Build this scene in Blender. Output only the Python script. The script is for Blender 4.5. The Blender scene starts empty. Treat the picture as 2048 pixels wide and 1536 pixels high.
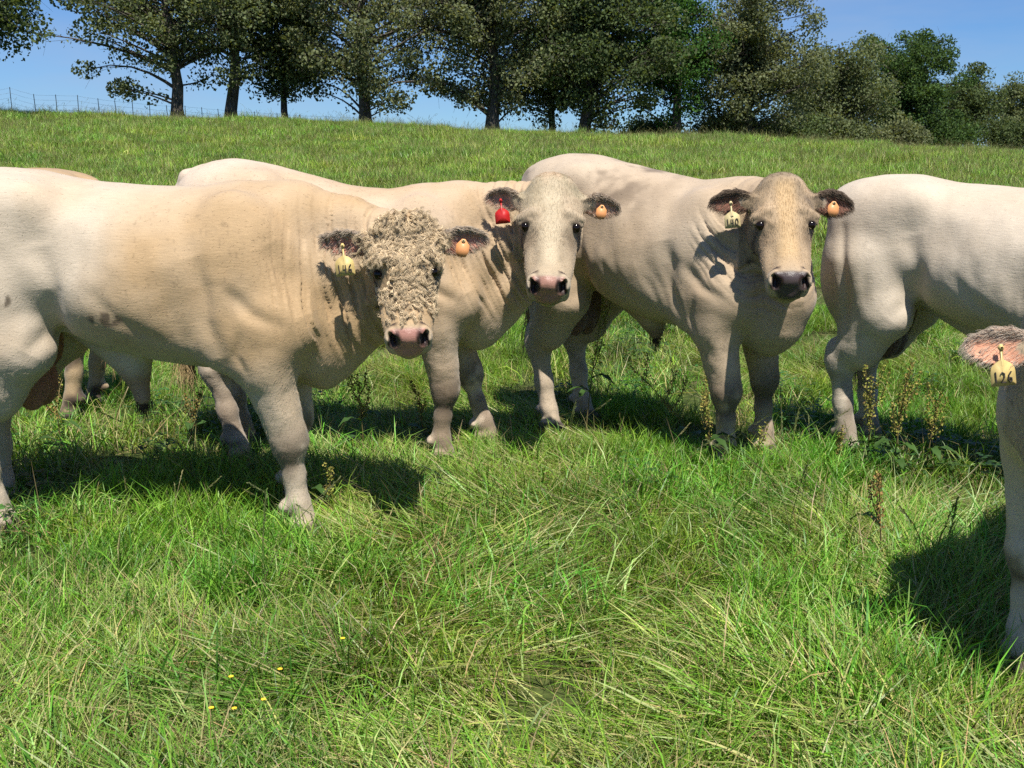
import bpy, math, random
import numpy as np
from mathutils import Vector, Matrix

# ------------------------------------------------------------------ camera, world, sun, exposure
scene = bpy.context.scene
COL = scene.collection
CAM_H = 1.45
PITCH = math.radians(11.79)
FPX = 2050.0                                   # focal length in pixels of the 2048-wide photograph
cam_d = bpy.data.cameras.new('camera')
cam_d.sensor_width = 36.0
cam_d.lens = 36.0 * FPX / 2048.0
cam_d.clip_start = 0.05
cam_d.clip_end = 2000.0
cam = bpy.data.objects.new('camera', cam_d)
cam.location = (0, 0, CAM_H)
cam.rotation_euler = (math.radians(90) - PITCH, 0, 0)
COL.objects.link(cam)
scene.camera = cam

SUN_EL, SUN_AZ = math.radians(62.0), math.radians(165.0)     # azimuth clockwise from +Y: behind the camera, a little right
world = bpy.data.worlds.new('World')
scene.world = world
world.use_nodes = True
wt = world.node_tree
wt.nodes.clear()
w_out = wt.nodes.new('ShaderNodeOutputWorld')
w_bg = wt.nodes.new('ShaderNodeBackground')
w_sky = wt.nodes.new('ShaderNodeTexSky')
w_sky.sky_type = 'NISHITA'
w_sky.sun_disc = False
w_sky.sun_elevation = SUN_EL
w_sky.sun_rotation = SUN_AZ
w_sky.altitude = 200
w_sky.air_density = 1.0
w_sky.dust_density = 0.15
w_sky.ozone_density = 4.0
w_bg.inputs['Strength'].default_value = 0.079
# thin high cloud veils, by sky direction
w_tc = wt.nodes.new('ShaderNodeTexCoord')
w_map = wt.nodes.new('ShaderNodeMapping')
w_map.inputs['Scale'].default_value = (1.0, 1.0, 5.0)
w_noise = wt.nodes.new('ShaderNodeTexNoise')
w_noise.inputs['Scale'].default_value = 2.2
w_noise.inputs['Detail'].default_value = 6
w_noise.inputs['Roughness'].default_value = 0.6
w_ramp = wt.nodes.new('ShaderNodeValToRGB')
w_ramp.color_ramp.elements[0].position = 0.42
w_ramp.color_ramp.elements[1].position = 0.80
w_mulc = wt.nodes.new('ShaderNodeMath'); w_mulc.operation = 'MULTIPLY'; w_mulc.inputs[1].default_value = 0.6
w_mix = wt.nodes.new('ShaderNodeMixRGB')
w_mix.inputs['Color2'].default_value = (3.2, 3.9, 5.3, 1)
wt.links.new(w_tc.outputs['Generated'], w_map.inputs['Vector'])
wt.links.new(w_map.outputs['Vector'], w_noise.inputs['Vector'])
wt.links.new(w_noise.outputs['Fac'], w_ramp.inputs['Fac'])
wt.links.new(w_ramp.outputs['Color'], w_mulc.inputs[0])
wt.links.new(w_mulc.outputs[0], w_mix.inputs['Fac'])
w_tint = wt.nodes.new('ShaderNodeMixRGB'); w_tint.blend_type = 'MULTIPLY'; w_tint.inputs['Fac'].default_value = 1.0
w_tint.inputs['Color2'].default_value = (0.45, 0.64, 0.90, 1)          # clear, deep blue summer air
wt.links.new(w_sky.outputs['Color'], w_tint.inputs['Color1'])
wt.links.new(w_tint.outputs['Color'], w_mix.inputs['Color1'])
wt.links.new(w_mix.outputs['Color'], w_bg.inputs['Color'])
wt.links.new(w_bg.outputs['Background'], w_out.inputs['Surface'])

sun_d = bpy.data.lights.new('sun', 'SUN')
sun_d.energy = 4.9
sun_d.angle = math.radians(0.53)
sun_d.color = (1.0, 0.95, 0.86)
sun = bpy.data.objects.new('sun', sun_d)
sdir = Vector((math.sin(SUN_AZ) * math.cos(SUN_EL), math.cos(SUN_AZ) * math.cos(SUN_EL), math.sin(SUN_EL)))
sun.rotation_euler = (-sdir).to_track_quat('-Z', 'Y').to_euler()
sun.location = (0, -5, 30)
COL.objects.link(sun)

scene.view_settings.view_transform = 'Standard'
scene.view_settings.look = 'None'
scene.view_settings.gamma = 1.0
scene.view_settings.exposure = 0.72
scene.render.engine = 'CYCLES'
scene.cycles.max_bounces = 4
scene.cycles.diffuse_bounces = 3
scene.cycles.transmission_bounces = 2
scene.cycles.transparent_max_bounces = 4
scene.cycles.glossy_bounces = 2
scene.cycles.use_adaptive_sampling = True
scene.cycles.adaptive_threshold = 0.012
scene.cycles.adaptive_min_samples = 32
scene.cycles.use_denoising = False
scene.cycles.denoiser = 'OPENIMAGEDENOISE'
scene.cycles.denoising_input_passes = 'RGB_ALBEDO_NORMAL'

# ------------------------------------------------------------------ helpers
rng = np.random.default_rng(7)

def unproject(u, v, t):
    """photo pixel (2048 wide) at depth t along the view axis -> world point"""
    a = (u - 1024.0) / FPX; b = (768.0 - v) / FPX
    c, s = math.cos(PITCH), math.sin(PITCH)
    return np.array((a * t, (c + b * s) * t, CAM_H + (-s + b * c) * t))

def tag(o, label=None, cat=None, group=None, kind=None):
    if label: o['label'] = label
    if cat: o['category'] = cat
    if group: o['group'] = group
    if kind: o['kind'] = kind
    return o

def empty(name, loc, rz=0.0):
    o = bpy.data.objects.new(name, None)
    o.location = loc; o.rotation_euler = (0, 0, rz)
    o.empty_display_size = 0.1
    COL.objects.link(o)
    return o

def link(name, data, parent=None):
    o = bpy.data.objects.new(name, data)
    COL.objects.link(o)
    if parent is not None: o.parent = parent
    return o

def mesh_np(name, verts, quads=None, tris=None, mats=(), smooth=True, cols=None, attrs=None):
    verts = np.asarray(verts, dtype=np.float32).reshape(-1, 3)
    q = np.zeros((0, 4), np.int32) if quads is None or len(quads) == 0 else np.asarray(quads, np.int32).reshape(-1, 4)
    t = np.zeros((0, 3), np.int32) if tris is None or len(tris) == 0 else np.asarray(tris, np.int32).reshape(-1, 3)
    me = bpy.data.meshes.new(name)
    me.vertices.add(len(verts))
    me.vertices.foreach_set('co', verts.ravel())
    nl = q.size + t.size
    me.loops.add(nl)
    me.loops.foreach_set('vertex_index', np.concatenate((q.ravel(), t.ravel())).astype(np.int32))
    me.polygons.add(len(q) + len(t))
    starts = np.concatenate((np.arange(len(q)) * 4, q.size + np.arange(len(t)) * 3)).astype(np.int32)
    me.polygons.foreach_set('loop_start', starts)
    if smooth:
        me.polygons.foreach_set('use_smooth', np.ones(len(q) + len(t), bool))
    for m in mats: me.materials.append(m)
    if cols is not None:
        c = np.ones((len(verts), 4), np.float32); c[:, :3] = np.asarray(cols) * 0.82
        ca = me.color_attributes.new('Col', 'FLOAT_COLOR', 'POINT')
        ca.data.foreach_set('color', c.ravel())
    for k, a in (attrs or {}).items():
        at = me.attributes.new(k, 'FLOAT', 'POINT')
        at.data.foreach_set('value', np.asarray(a, np.float32))
    me.update(calc_edges=True)
    me.validate()
    return me

def sstep(a, b, x):
    t = np.clip((x - a) / (b - a), 0, 1)
    return t * t * (3 - 2 * t)

def _hash(ix, iy, iz, seed):
    h = (ix.astype(np.int64) * 374761393 + iy.astype(np.int64) * 668265263 + iz.astype(np.int64) * 2147483647 + seed * 144665) & 0xFFFFFFFF
    h = ((h ^ (h >> 13)) * 1274126177) & 0xFFFFFFFF
    h = h ^ (h >> 16)
    return (h & 0xFFFF).astype(np.float32) / 65535.0

def vnoise(p, scale=1.0, seed=0):
    p = np.asarray(p, np.float32) * scale + 100.0
    i = np.floor(p).astype(np.int64); f = p - i
    f = f * f * (3 - 2 * f)
    r = 0
    for dx in (0, 1):
        for dy in (0, 1):
            for dz in (0, 1):
                w = (f[:, 0] if dx else 1 - f[:, 0]) * (f[:, 1] if dy else 1 - f[:, 1]) * (f[:, 2] if dz else 1 - f[:, 2])
                r = r + w * _hash(i[:, 0] + dx, i[:, 1] + dy, i[:, 2] + dz, seed)
    return r

def fbm(p, scale=1.0, oct=3, seed=0):
    r = 0; a = 0.5; s = 0
    for k in range(oct):
        r = r + a * vnoise(p, scale * 2 ** k, seed + k * 17); s += a; a *= 0.5
    return r / s

def tube_mesh(pts, radii, sides=6, cap=True):
    """verts and quads of a tube along pts"""
    pts = np.asarray(pts, float); n = len(pts)
    radii = np.broadcast_to(np.asarray(radii, float), (n,))
    tan = np.gradient(pts, axis=0)
    tan /= np.linalg.norm(tan, axis=1)[:, None] + 1e-9
    ref = np.array((0, 0, 1.0)) if abs(tan[0, 2]) < 0.9 else np.array((1.0, 0, 0))
    V = []
    prev = None
    for k in range(n):
        if prev is None:
            a = np.cross(tan[k], ref)
        else:
            a = prev - tan[k] * prev.dot(tan[k])
        a /= np.linalg.norm(a) + 1e-9
        prev = a
        b = np.cross(tan[k], a)
        ang = np.arange(sides) * 2 * math.pi / sides
        V.append(pts[k] + radii[k] * (np.cos(ang)[:, None] * a + np.sin(ang)[:, None] * b))
    V = np.concatenate(V)
    Q = []
    for k in range(n - 1):
        for j in range(sides):
            j2 = (j + 1) % sides
            Q.append((k * sides + j, k * sides + j2, (k + 1) * sides + j2, (k + 1) * sides + j))
    return V, Q

def join_parts(parts):
    """list of (verts, quads) -> one"""
    V = []; Q = []; o = 0
    for v, q in parts:
        V.append(np.asarray(v)); Q.append(np.asarray(q, np.int64).reshape(-1, 4) + o); o += len(v)
    return np.concatenate(V), np.concatenate(Q)

# ------------------------------------------------------------------ materials
def new_mat(name):
    m = bpy.data.materials.new(name)
    m.use_nodes = True
    nt = m.node_tree
    b = nt.nodes['Principled BSDF']
    return m, nt, b

def N(nt, typ, **kw):
    n = nt.nodes.new(typ)
    for k, v in kw.items():
        if k.startswith('i_'):
            n.inputs[k[2:].replace('_', ' ')].default_value = v
        else:
            setattr(n, k, v)
    return n

def plain_mat(name, col, rough=0.6, noise=0.0, nscale=30.0, spec=0.4, bump=0.0, col2=None):
    m, nt, b = new_mat(name)
    b.inputs['Roughness'].default_value = rough
    b.inputs['Specular IOR Level'].default_value = spec
    tc = N(nt, 'ShaderNodeTexCoord')
    nz = N(nt, 'ShaderNodeTexNoise'); nz.inputs['Scale'].default_value = nscale; nz.inputs['Detail'].default_value = 5
    nt.links.new(tc.outputs['Object'], nz.inputs['Vector'])
    mx = N(nt, 'ShaderNodeMixRGB')
    mx.inputs['Color1'].default_value = (*col, 1)
    c2 = col2 if col2 is not None else tuple(c * (1 - noise) for c in col)
    mx.inputs['Color2'].default_value = (*c2, 1)
    nt.links.new(nz.outputs['Fac'], mx.inputs['Fac'])
    nt.links.new(mx.outputs['Color'], b.inputs['Base Color'])
    if bump:
        bp = N(nt, 'ShaderNodeBump'); bp.inputs['Strength'].default_value = bump; bp.inputs['Distance'].default_value = 0.01
        nt.links.new(nz.outputs['Fac'], bp.inputs['Height'])
        nt.links.new(bp.outputs['Normal'], b.inputs['Normal'])
    return m

def foliage_mat(name, translucency=0.35, rough=0.55, spec=0.25, sat_jit=0.25, hue_jit=0.03):
    """colour from 'Col', jittered per instance; thin-leaf light passing through"""
    m, nt, b = new_mat(name)
    out = nt.nodes['Material Output']
    at = N(nt, 'ShaderNodeVertexColor'); at.layer_name = 'Col'
    oi = N(nt, 'ShaderNodeObjectInfo')
    hsv = N(nt, 'ShaderNodeHueSaturation')
    mr = N(nt, 'ShaderNodeMapRange'); mr.inputs['To Min'].default_value = 1 - sat_jit; mr.inputs['To Max'].default_value = 1 + sat_jit
    mh = N(nt, 'ShaderNodeMapRange'); mh.inputs['To Min'].default_value = 0.5 - hue_jit; mh.inputs['To Max'].default_value = 0.5 + hue_jit
    wn = N(nt, 'ShaderNodeTexWhiteNoise'); wn.noise_dimensions = '1D'
    nt.links.new(oi.outputs['Random'], mr.inputs['Value'])
    nt.links.new(oi.outputs['Random'], wn.inputs['W'])
    nt.links.new(wn.outputs['Value'], mh.inputs['Value'])
    nt.links.new(mr.outputs[0], hsv.inputs['Value'])
    nt.links.new(mh.outputs[0], hsv.inputs['Hue'])
    nt.links.new(at.outputs['Color'], hsv.inputs['Color'])
    b.inputs['Roughness'].default_value = rough
    b.inputs['Specular IOR Level'].default_value = spec
    nt.links.new(hsv.outputs['Color'], b.inputs['Base Color'])
    tr = N(nt, 'ShaderNodeBsdfTranslucent')
    tcol = N(nt, 'ShaderNodeMixRGB', blend_type='MULTIPLY'); tcol.inputs['Fac'].default_value = 1.0
    tcol.inputs['Color2'].default_value = (1.25, 1.15, 0.5, 1)
    nt.links.new(hsv.outputs['Color'], tcol.inputs['Color1'])
    nt.links.new(tcol.outputs['Color'], tr.inputs['Color'])
    mix = N(nt, 'ShaderNodeMixShader'); mix.inputs['Fac'].default_value = translucency
    nt.links.new(b.outputs['BSDF'], mix.inputs[1])
    nt.links.new(tr.outputs['BSDF'], mix.inputs[2])
    nt.links.new(mix.outputs['Shader'], out.inputs['Surface'])
    return m

def attr_mat(name, rough=0.7, spec=0.2):
    m, nt, b = new_mat(name)
    at = N(nt, 'ShaderNodeAttribute'); at.attribute_name = 'Col'
    nt.links.new(at.outputs['Color'], b.inputs['Base Color'])
    b.inputs['Roughness'].default_value = rough
    b.inputs['Specular IOR Level'].default_value = spec
    return m
# ------------------------------------------------------------------ ground
RIDGE_Y = 52.0
def gz(x, y):
    x = np.asarray(x, float); y = np.asarray(y, float)
    H = np.clip(3.38 - 0.040 * x, 1.9, 5.4)
    s = np.clip((y - 6.5) / (RIDGE_Y - 6.5), 0, 1)
    z = H * s ** 1.2
    # rounding over the crest and falling away behind it
    over = np.clip(y - (RIDGE_Y - 4.0), 0, None)
    z = z - 0.012 * np.clip(over, 0, 8) ** 2 - 0.06 * np.clip(over - 8, 0, 60)
    near = np.exp(-((x) / 9.0) ** 2 - ((y - 4.5) / 6.0) ** 2)
    z = z + 0.10 * (np.sin(x * 0.31 + 1.3) * np.sin(y * 0.23 + 0.4)) * (1 - near) + 0.05 * np.sin(x * 0.9 + y * 0.5) * (1 - near)
    return z

def build_ground():
    ys = np.concatenate((np.linspace(-12, 0, 13), np.linspace(0.3, 14, 90), np.linspace(14.4, 64, 120), np.linspace(66, 140, 30), np.linspace(150, 600, 16)))
    xs = np.concatenate((np.linspace(-400, -70, 12), np.linspace(-64, -10, 40), np.linspace(-9.6, 9.6, 110), np.linspace(10, 64, 40), np.linspace(70, 400, 12)))
    X, Y = np.meshgrid(xs, ys, indexing='ij')
    P = np.stack((X.ravel(), Y.ravel(), np.zeros(X.size)), 1)
    Z = gz(X, Y)
    nearw = (Y < 16).astype(float)
    Z = Z + ((fbm(P, 1.7, 3, 5) - 0.5) * 0.05 + (vnoise(P, 6.0, 9) - 0.5) * 0.012).reshape(X.shape) * nearw
    P[:, 2] = Z.ravel() - 0.01
    nx, ny = len(xs), len(ys)
    i, j = np.meshgrid(np.arange(nx - 1), np.arange(ny - 1), indexing='ij')
    a = (i * ny + j).ravel()
    Q = np.stack((a, a + ny, a + ny + 1, a + 1), 1)
    m, nt, b = new_mat('pasture_soil')
    tc = N(nt, 'ShaderNodeTexCoord')
    n1 = N(nt, 'ShaderNodeTexNoise'); n1.inputs['Scale'].default_value = 1.6; n1.inputs['Detail'].default_value = 8; n1.inputs['Roughness'].default_value = 0.65
    n2 = N(nt, 'ShaderNodeTexNoise'); n2.inputs['Scale'].default_value = 22; n2.inputs['Detail'].default_value = 6
    nt.links.new(tc.outputs['Object'], n1.inputs['Vector']); nt.links.new(tc.outputs['Object'], n2.inputs['Vector'])
    r1 = N(nt, 'ShaderNodeValToRGB')
    r1.color_ramp.elements[0].color = (0.030, 0.045, 0.012, 1); r1.color_ramp.elements[0].position = 0.35
    r1.color_ramp.elements[1].color = (0.085, 0.105, 0.030, 1); r1.color_ramp.elements[1].position = 0.7
    r2 = N(nt, 'ShaderNodeValToRGB')
    r2.color_ramp.elements[0].color = (0.055, 0.040, 0.024, 1); r2.color_ramp.elements[0].position = 0.4
    r2.color_ramp.elements[1].color = (0.16, 0.125, 0.07, 1); r2.color_ramp.elements[1].position = 0.7
    mx = N(nt, 'ShaderNodeMixRGB')
    nt.links.new(n2.outputs['Fac'], r1.inputs['Fac']); nt.links.new(n2.outputs['Fac'], r2.inputs['Fac'])
    rm = N(nt, 'ShaderNodeValToRGB'); rm.color_ramp.elements[0].position = 0.55; rm.color_ramp.elements[1].position = 0.68
    nt.links.new(n1.outputs['Fac'], rm.inputs['Fac'])
    nt.links.new(rm.outputs['Color'], mx.inputs['Fac'])
    nt.links.new(r1.outputs['Color'], mx.inputs['Color1']); nt.links.new(r2.outputs['Color'], mx.inputs['Color2'])
    nt.links.new(mx.outputs['Color'], b.inputs['Base Color'])
    b.inputs['Roughness'].default_value = 0.95
    b.inputs['Specular IOR Level'].default_value = 0.1
    bp = N(nt, 'ShaderNodeBump'); bp.inputs['Strength'].default_value = 0.8; bp.inputs['Distance'].default_value = 0.03
    nt.links.new(n2.outputs['Fac'], bp.inputs['Height']); nt.links.new(bp.outputs['Normal'], b.inputs['Normal'])
    o = link('ground', mesh_np('ground', P, Q, mats=[m]))
    tag(o, 'green pasture rising to a low crest behind the bulls', 'ground', kind='structure')
build_ground()
# ------------------------------------------------------------------ bull bodies: one implicit surface each, polygonised to one mesh
def catmull(xs, ys):
    """smooth 1-D interpolation (monotone-ish cubic) returning a callable"""
    xs = np.asarray(xs, float); ys = np.asarray(ys, float)
    m = np.gradient(ys, xs)
    def f(x):
        x = np.clip(x, xs[0], xs[-1])
        i = np.clip(np.searchsorted(xs, x) - 1, 0, len(xs) - 2)
        h = xs[i + 1] - xs[i]; t = (x - xs[i]) / h
        return ((2*t**3 - 3*t**2 + 1) * ys[i] + (t**3 - 2*t**2 + t) * h * m[i] + (-2*t**3 + 3*t**2) * ys[i+1] + (t**3 - t**2) * h * m[i+1])
    return f

class Field:
    def __init__(s, lo, hi, vox):
        s.lo = np.asarray(lo, float); s.vox = vox
        s.n = np.ceil((np.asarray(hi) - s.lo) / vox).astype(int) + 1
        s.F = np.full(s.n, 0.6, np.float32)
        s.ax = [(s.lo[k] + np.arange(s.n[k]) * vox).astype(np.float32) for k in range(3)]
    def box(s, lo, hi):
        a = np.clip(np.floor((np.asarray(lo) - s.lo) / s.vox).astype(int), 0, s.n)
        b = np.clip(np.ceil((np.asarray(hi) - s.lo) / s.vox).astype(int) + 1, 0, s.n)
        if np.any(b <= a): return None, None
        sl = tuple(slice(a[k], b[k]) for k in range(3))
        return sl, (s.ax[0][sl[0]][:, None, None], s.ax[1][sl[1]][None, :, None], s.ax[2][sl[2]][None, None, :])
    def put(s, sl, d, k, sub=False):
        a = s.F[sl]
        if sub:
            b = -d
            h = np.clip(0.5 - 0.5 * (b - a) / k, 0, 1)
            s.F[sl] = b * (1 - h) + a * h + k * h * (1 - h)
        else:
            h = np.clip(0.5 + 0.5 * (d - a) / k, 0, 1)
            s.F[sl] = d * (1 - h) + a * h - k * h * (1 - h)
    def cone(s, a, b, r1, r2, k=0.04, ys=1.0, sub=False):
        a = np.asarray(a, float); b = np.asarray(b, float)
        m = max(r1, r2) * max(1, ys) + k + 0.02
        sl, g = s.box(np.minimum(a, b) - m, np.maximum(a, b) + m)
        if sl is None: return
        px, py, pz = g[0] - a[0], (g[1] - a[1]) / ys, g[2] - a[2]
        v = b - a; v[1] /= ys
        L = v.dot(v) + 1e-9
        t = np.clip((px * v[0] + py * v[1] + pz * v[2]) / L, 0, 1)
        d = np.sqrt((px - t * v[0])**2 + (py - t * v[1])**2 + (pz - t * v[2])**2) - (r1 + (r2 - r1) * t)
        s.put(sl, d.astype(np.float32), k, sub)
    def chain(s, pts, rs, k=0.04, ys=1.0):
        for i in range(len(pts) - 1):
            s.cone(pts[i], pts[i + 1], rs[i], rs[i + 1], k, ys)
    def ell(s, c, r, k=0.04, R=None, sub=False):
        c = np.asarray(c, float); r = np.asarray(r, float)
        m = r.max() + k + 0.02
        ext = m * np.ones(3) if R is not None else r + k + 0.02
        sl, g = s.box(c - ext, c + ext)
        if sl is None: return
        px, py, pz = g[0] - c[0], g[1] - c[1], g[2] - c[2]
        if R is not None:           # R rows: local axes
            px, py, pz = (R[0, 0]*px + R[0, 1]*py + R[0, 2]*pz, R[1, 0]*px + R[1, 1]*py + R[1, 2]*pz, R[2, 0]*px + R[2, 1]*py + R[2, 2]*pz)
        k0 = np.sqrt((px / r[0])**2 + (py / r[1])**2 + (pz / r[2])**2)
        k1 = np.sqrt((px / r[0]**2)**2 + (py / r[1]**2)**2 + (pz / r[2]**2)**2) + 1e-6
        d = k0 * (k0 - 1) / k1
        s.put(sl, d.astype(np.float32), k, sub)
    def mesh(s):
        F = s.F
        ins = F < 0
        nx, ny, nz = F.shape
        cnt = np.zeros((nx - 1, ny - 1, nz - 1), np.uint8)
        for dx in (0, 1):
            for dy in (0, 1):
                for dz in (0, 1):
                    cnt += ins[dx:nx - 1 + dx, dy:ny - 1 + dy, dz:nz - 1 + dz]
        cells = np.argwhere((cnt > 0) & (cnt < 8))
        idx = np.full(cnt.shape, -1, np.int32)
        idx[cells[:, 0], cells[:, 1], cells[:, 2]] = np.arange(len(cells))
        acc = np.zeros((len(cells), 3)); num = np.zeros(len(cells))
        corner = {}
        for c in [(x, y, z) for x in (0, 1) for y in (0, 1) for z in (0, 1)]:
            corner[c] = F[cells[:, 0] + c[0], cells[:, 1] + c[1], cells[:, 2] + c[2]]
        for c in corner:
            for axn in range(3):
                if c[axn] == 0:
                    e = list(c); e[axn] = 1; e = tuple(e)
                    a, b = corner[c], corner[e]
                    m = (a < 0) != (b < 0)
                    t = np.where(m, a / np.where(m, a - b, 1), 0)
                    p = np.array(c, float)[None, :].repeat(len(cells), 0); p[:, axn] = t
                    acc += p * m[:, None]; num += m
        V = s.lo + (cells + acc / num[:, None]) * s.vox
        Q = []
        for axn in range(3):
            a = [slice(1, -1)] * 3; a[axn] = slice(0, -1)
            b = [slice(1, -1)] * 3; b[axn] = slice(1, None)
            cr = ins[tuple(a)] != ins[tuple(b)]
            pos = np.argwhere(cr)
            off = np.array([1, 1, 1]); off[axn] = 0
            pos = pos + off
            fl = ins[pos[:, 0], pos[:, 1], pos[:, 2]]
            o1 = np.zeros(3, int); o2 = np.zeros(3, int)
            o1[(axn + 1) % 3] = 1; o2[(axn + 2) % 3] = 1
            def ix(p): return idx[p[:, 0], p[:, 1], p[:, 2]]
            q = np.stack((ix(pos - o1 - o2), ix(pos - o2), ix(pos), ix(pos - o1)), 1)
            q[~fl] = q[~fl][:, ::-1]
            Q.append(q)
        Q = np.concatenate(Q)
        Q = Q[(Q >= 0).all(1)]
        return V, Q

def largest_piece(V, Q):
    """keep the largest connected piece"""
    lab = np.arange(len(V))
    while True:
        m = lab[Q].min(1)
        new = lab.copy()
        for k in range(4): np.minimum.at(new, Q[:, k], m)
        new = new[new]
        if (new == lab).all(): break
        lab = new
    u, c = np.unique(lab, return_counts=True)
    keep = lab == u[c.argmax()]
    if keep.all(): return V, Q
    rem = np.cumsum(keep) - 1
    return V[keep], rem[Q[keep[Q[:, 0]]]]

def vnormals(V, Q):
    n = np.cross(V[Q[:, 2]] - V[Q[:, 0]], V[Q[:, 3]] - V[Q[:, 1]])
    R = np.zeros_like(V)
    for k in range(4):
        for a in range(3):
            R[:, a] += np.bincount(Q[:, k], n[:, a], len(V))
    return R / (np.linalg.norm(R, axis=1)[:, None] + 1e-12)

def smooth_verts(V, Q, it=2, lam=0.5):
    for _ in range(it):
        S = np.zeros_like(V); C = np.zeros(len(V))
        for a, b in ((0, 1), (1, 2), (2, 3), (3, 0)):
            for i, j in ((a, b), (b, a)):
                for ax in range(3): S[:, ax] += np.bincount(Q[:, i], V[Q[:, j], ax], len(V))
                C += np.bincount(Q[:, i], minlength=len(V))
        V = V + lam * (S / C[:, None] - V)
    return V

# ---- profiles (metres, bull standing along +x, left = +y)
HEAD_Y   = (-.045, 0,    .06,  .12,  .20,  .28,  .36,  .43,  .475,  .515,  .55)
HEAD_TOP = (-.060, -.006, .014, .016, .004, -.012, -.024, -.030, -.036, -.072, -.125)
HEAD_BOT = (-.14, -.20, -.245, -.265, -.262, -.242, -.212, -.198, -.192, -.182, -.15)
HEAD_HW  = (.085, .118, .136, .142, .137, .108, .085, .078, .081, .075, .012)

def build_bull_mesh(P):
    """P: dict of pose and proportions -> verts, quads, helper coordinates (all in the bull's own frame)"""
    vox = P['vox']
    sc = P.get('scale', 1.0)
    Rh = P['Rh']; ph = P['ph']; hs = P.get('hs', 1.0)       # head axes (rows: lateral, along face, dorsal), poll position, head size
    head_tip = ph + Rh[1] * 0.62 * hs
    lo = np.minimum(np.array((-1.12, -0.48, -0.02)), np.minimum(ph, head_tip) - 0.36)
    hi = np.maximum(np.array((0.85, 0.48, 1.60)), np.maximum(ph, head_tip) + 0.36)
    lo[2] = -0.02
    G = Field(lo, hi, vox)
    # --- torso loft
    tx = P.get('top_x', (-.90, -.87, -.80, -.68, -.50, -.30, -.05, .20, .38, .52, .64, .72))
    tz = np.array(P.get('top_z', (1.16, 1.30, 1.40, 1.445, 1.45, 1.42, 1.395, 1.39, 1.395, 1.34, 1.20, 1.02)))
    bx = (-.90, -.86, -.75, -.60, -.45, -.20, .10, .35, .52, .64, .72)
    bz = np.array(P.get('bot_z', (1.10, 1.00, .94, .88, .83, .735, .675, .65, .645, .72, .92)))
    wx = (-.90, -.86, -.75, -.60, -.45, -.20, .10, .30, .50, .64, .72)
    ww = np.array((.05, .13, .235, .28, .295, .345, .365, .335, .26, .17, .05)) * P.get('fat', 1.0)
    sl, g = G.box((-.93, -.6, .4), (.78, .6, 1.62))
    x1 = G.ax[0][sl[0]]
    top, bot, hw = catmull(tx, tz)(x1), catmull(bx, bz)(x1), catmull(wx, ww)(x1)
    cz = (top + bot) / 2; hz = np.maximum((top - bot) / 2, 0.02); hw = np.maximum(hw, 0.02)
    cz, hz, hw = (q.astype(np.float32)[:, None, None] for q in (cz, hz, hw))
    zz = (g[2] - cz) / hz
    # wider below the middle, narrower along the back
    wid = hw * (1 - 0.10 * np.clip(zz, -1, 1) - 0.06 * np.clip(zz, 0, 1) ** 2)
    rr = (np.abs(g[1] / wid) ** 2.25 + np.abs(zz) ** 2.25) ** (1 / 2.25)
    d = (rr - 1) * np.minimum(hw, hz) * 0.9
    endd = np.maximum(-0.895 - g[0], g[0] - 0.715)
    d = np.maximum(d, endd)
    G.put(sl, d.astype(np.float32), 0.05)
    # --- spine, hooks, pins, tail head
    hipz = float(catmull(tx, tz)(np.array([-.46]))[0])
    for s in (1, -1):
        G.ell((-.46, s * .225, hipz - .12), (.09, .06, .07), .10)
        G.ell((-.80, s * .12, hipz - .13), (.08, .055, .075), .08)
        # rump and thigh masses
        G.ell((-.66, s * .165, 1.08), (.23, .15, .30), .10)
        G.ell((-.62, s * .135, hipz - .18), (.25, .150, .15), .10)
        G.ell((-.70, s * .175, .92), (.19, .125, .25), .09)
        # shoulder blade and upper arm
        G.ell((.37, s * .21, 1.10), (.15, .105, .27), .10, R=np.array(((.96, 0, .28), (0, 1, 0), (-.28, 0, .96))))
        G.ell((.46, s * .225, .86), (.15, .10, .15), .09)
        G.ell((.31, s * .245, .80), (.12, .07, .13), .08)
    # flank hollow in front of the stifle / behind the last rib
    for s in (1, -1):
        G.ell((-.30, s * .42, 1.20), (.16, .09, .13), .10, sub=True)
        G.ell((.13, s * .46, .88), (.07, .10, .20), .10, sub=True)          # behind the elbow
        G.ell((-.42, s * .40, .86), (.07, .10, .12), .09, sub=True)         # flank fold
    # brisket
    G.ell((.60, 0, P.get('brisket_z', .78)), (.16, .15, .20), .10)
    # --- legs
    for name in ('fr', 'fl', 'hr', 'hl'):
        L = [np.array(q, float) for q in P['legs'][name]]
        if name[0] == 'f':
            G.chain((L[0], L[1], L[2]), (.128, .110, .070), .05)                 # upper arm, elbow, forearm
            G.ell(L[2] + (.008, 0, 0), (.064, .060, .085), .035)                  # knee
            G.chain((L[2], L[2] * .45 + L[3] * .55, L[3]), (.056, .039, .047), .035)
            G.ell(L[1] + (-.055, 0, .04), (.07, .06, .09), .05)                  # point of elbow
        else:
            G.chain((L[0], L[1], L[2]), (.17, .130, .068), .06)                  # thigh, stifle, gaskin, hock
            G.ell(L[1] * .58 + L[2] * .42 + (-.01, 0, 0), (.110, .085, .18), .08)
            G.ell(L[2] + (-.035, 0, .045), (.052, .045, .085), .03)              # point of hock
            G.ell(L[2], (.064, .054, .085), .04)
            G.chain((L[2], L[2] * .4 + L[3] * .6, L[3]), (.060, .045, .050), .04)
        # pastern and cloven hoof
        G.cone(L[3], L[4] + (0, 0, .06), .046, .050, .025)
        for q in (-1, 1):
            G.cone(L[4] + (-.02, q * .030, .045), L[4] + (.045, q * .032, .018), .045, .030, .012)
        G.ell(L[3] + (-.055, 0, -.01), (.022, .04, .025), .02)                   # dew claws
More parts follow.
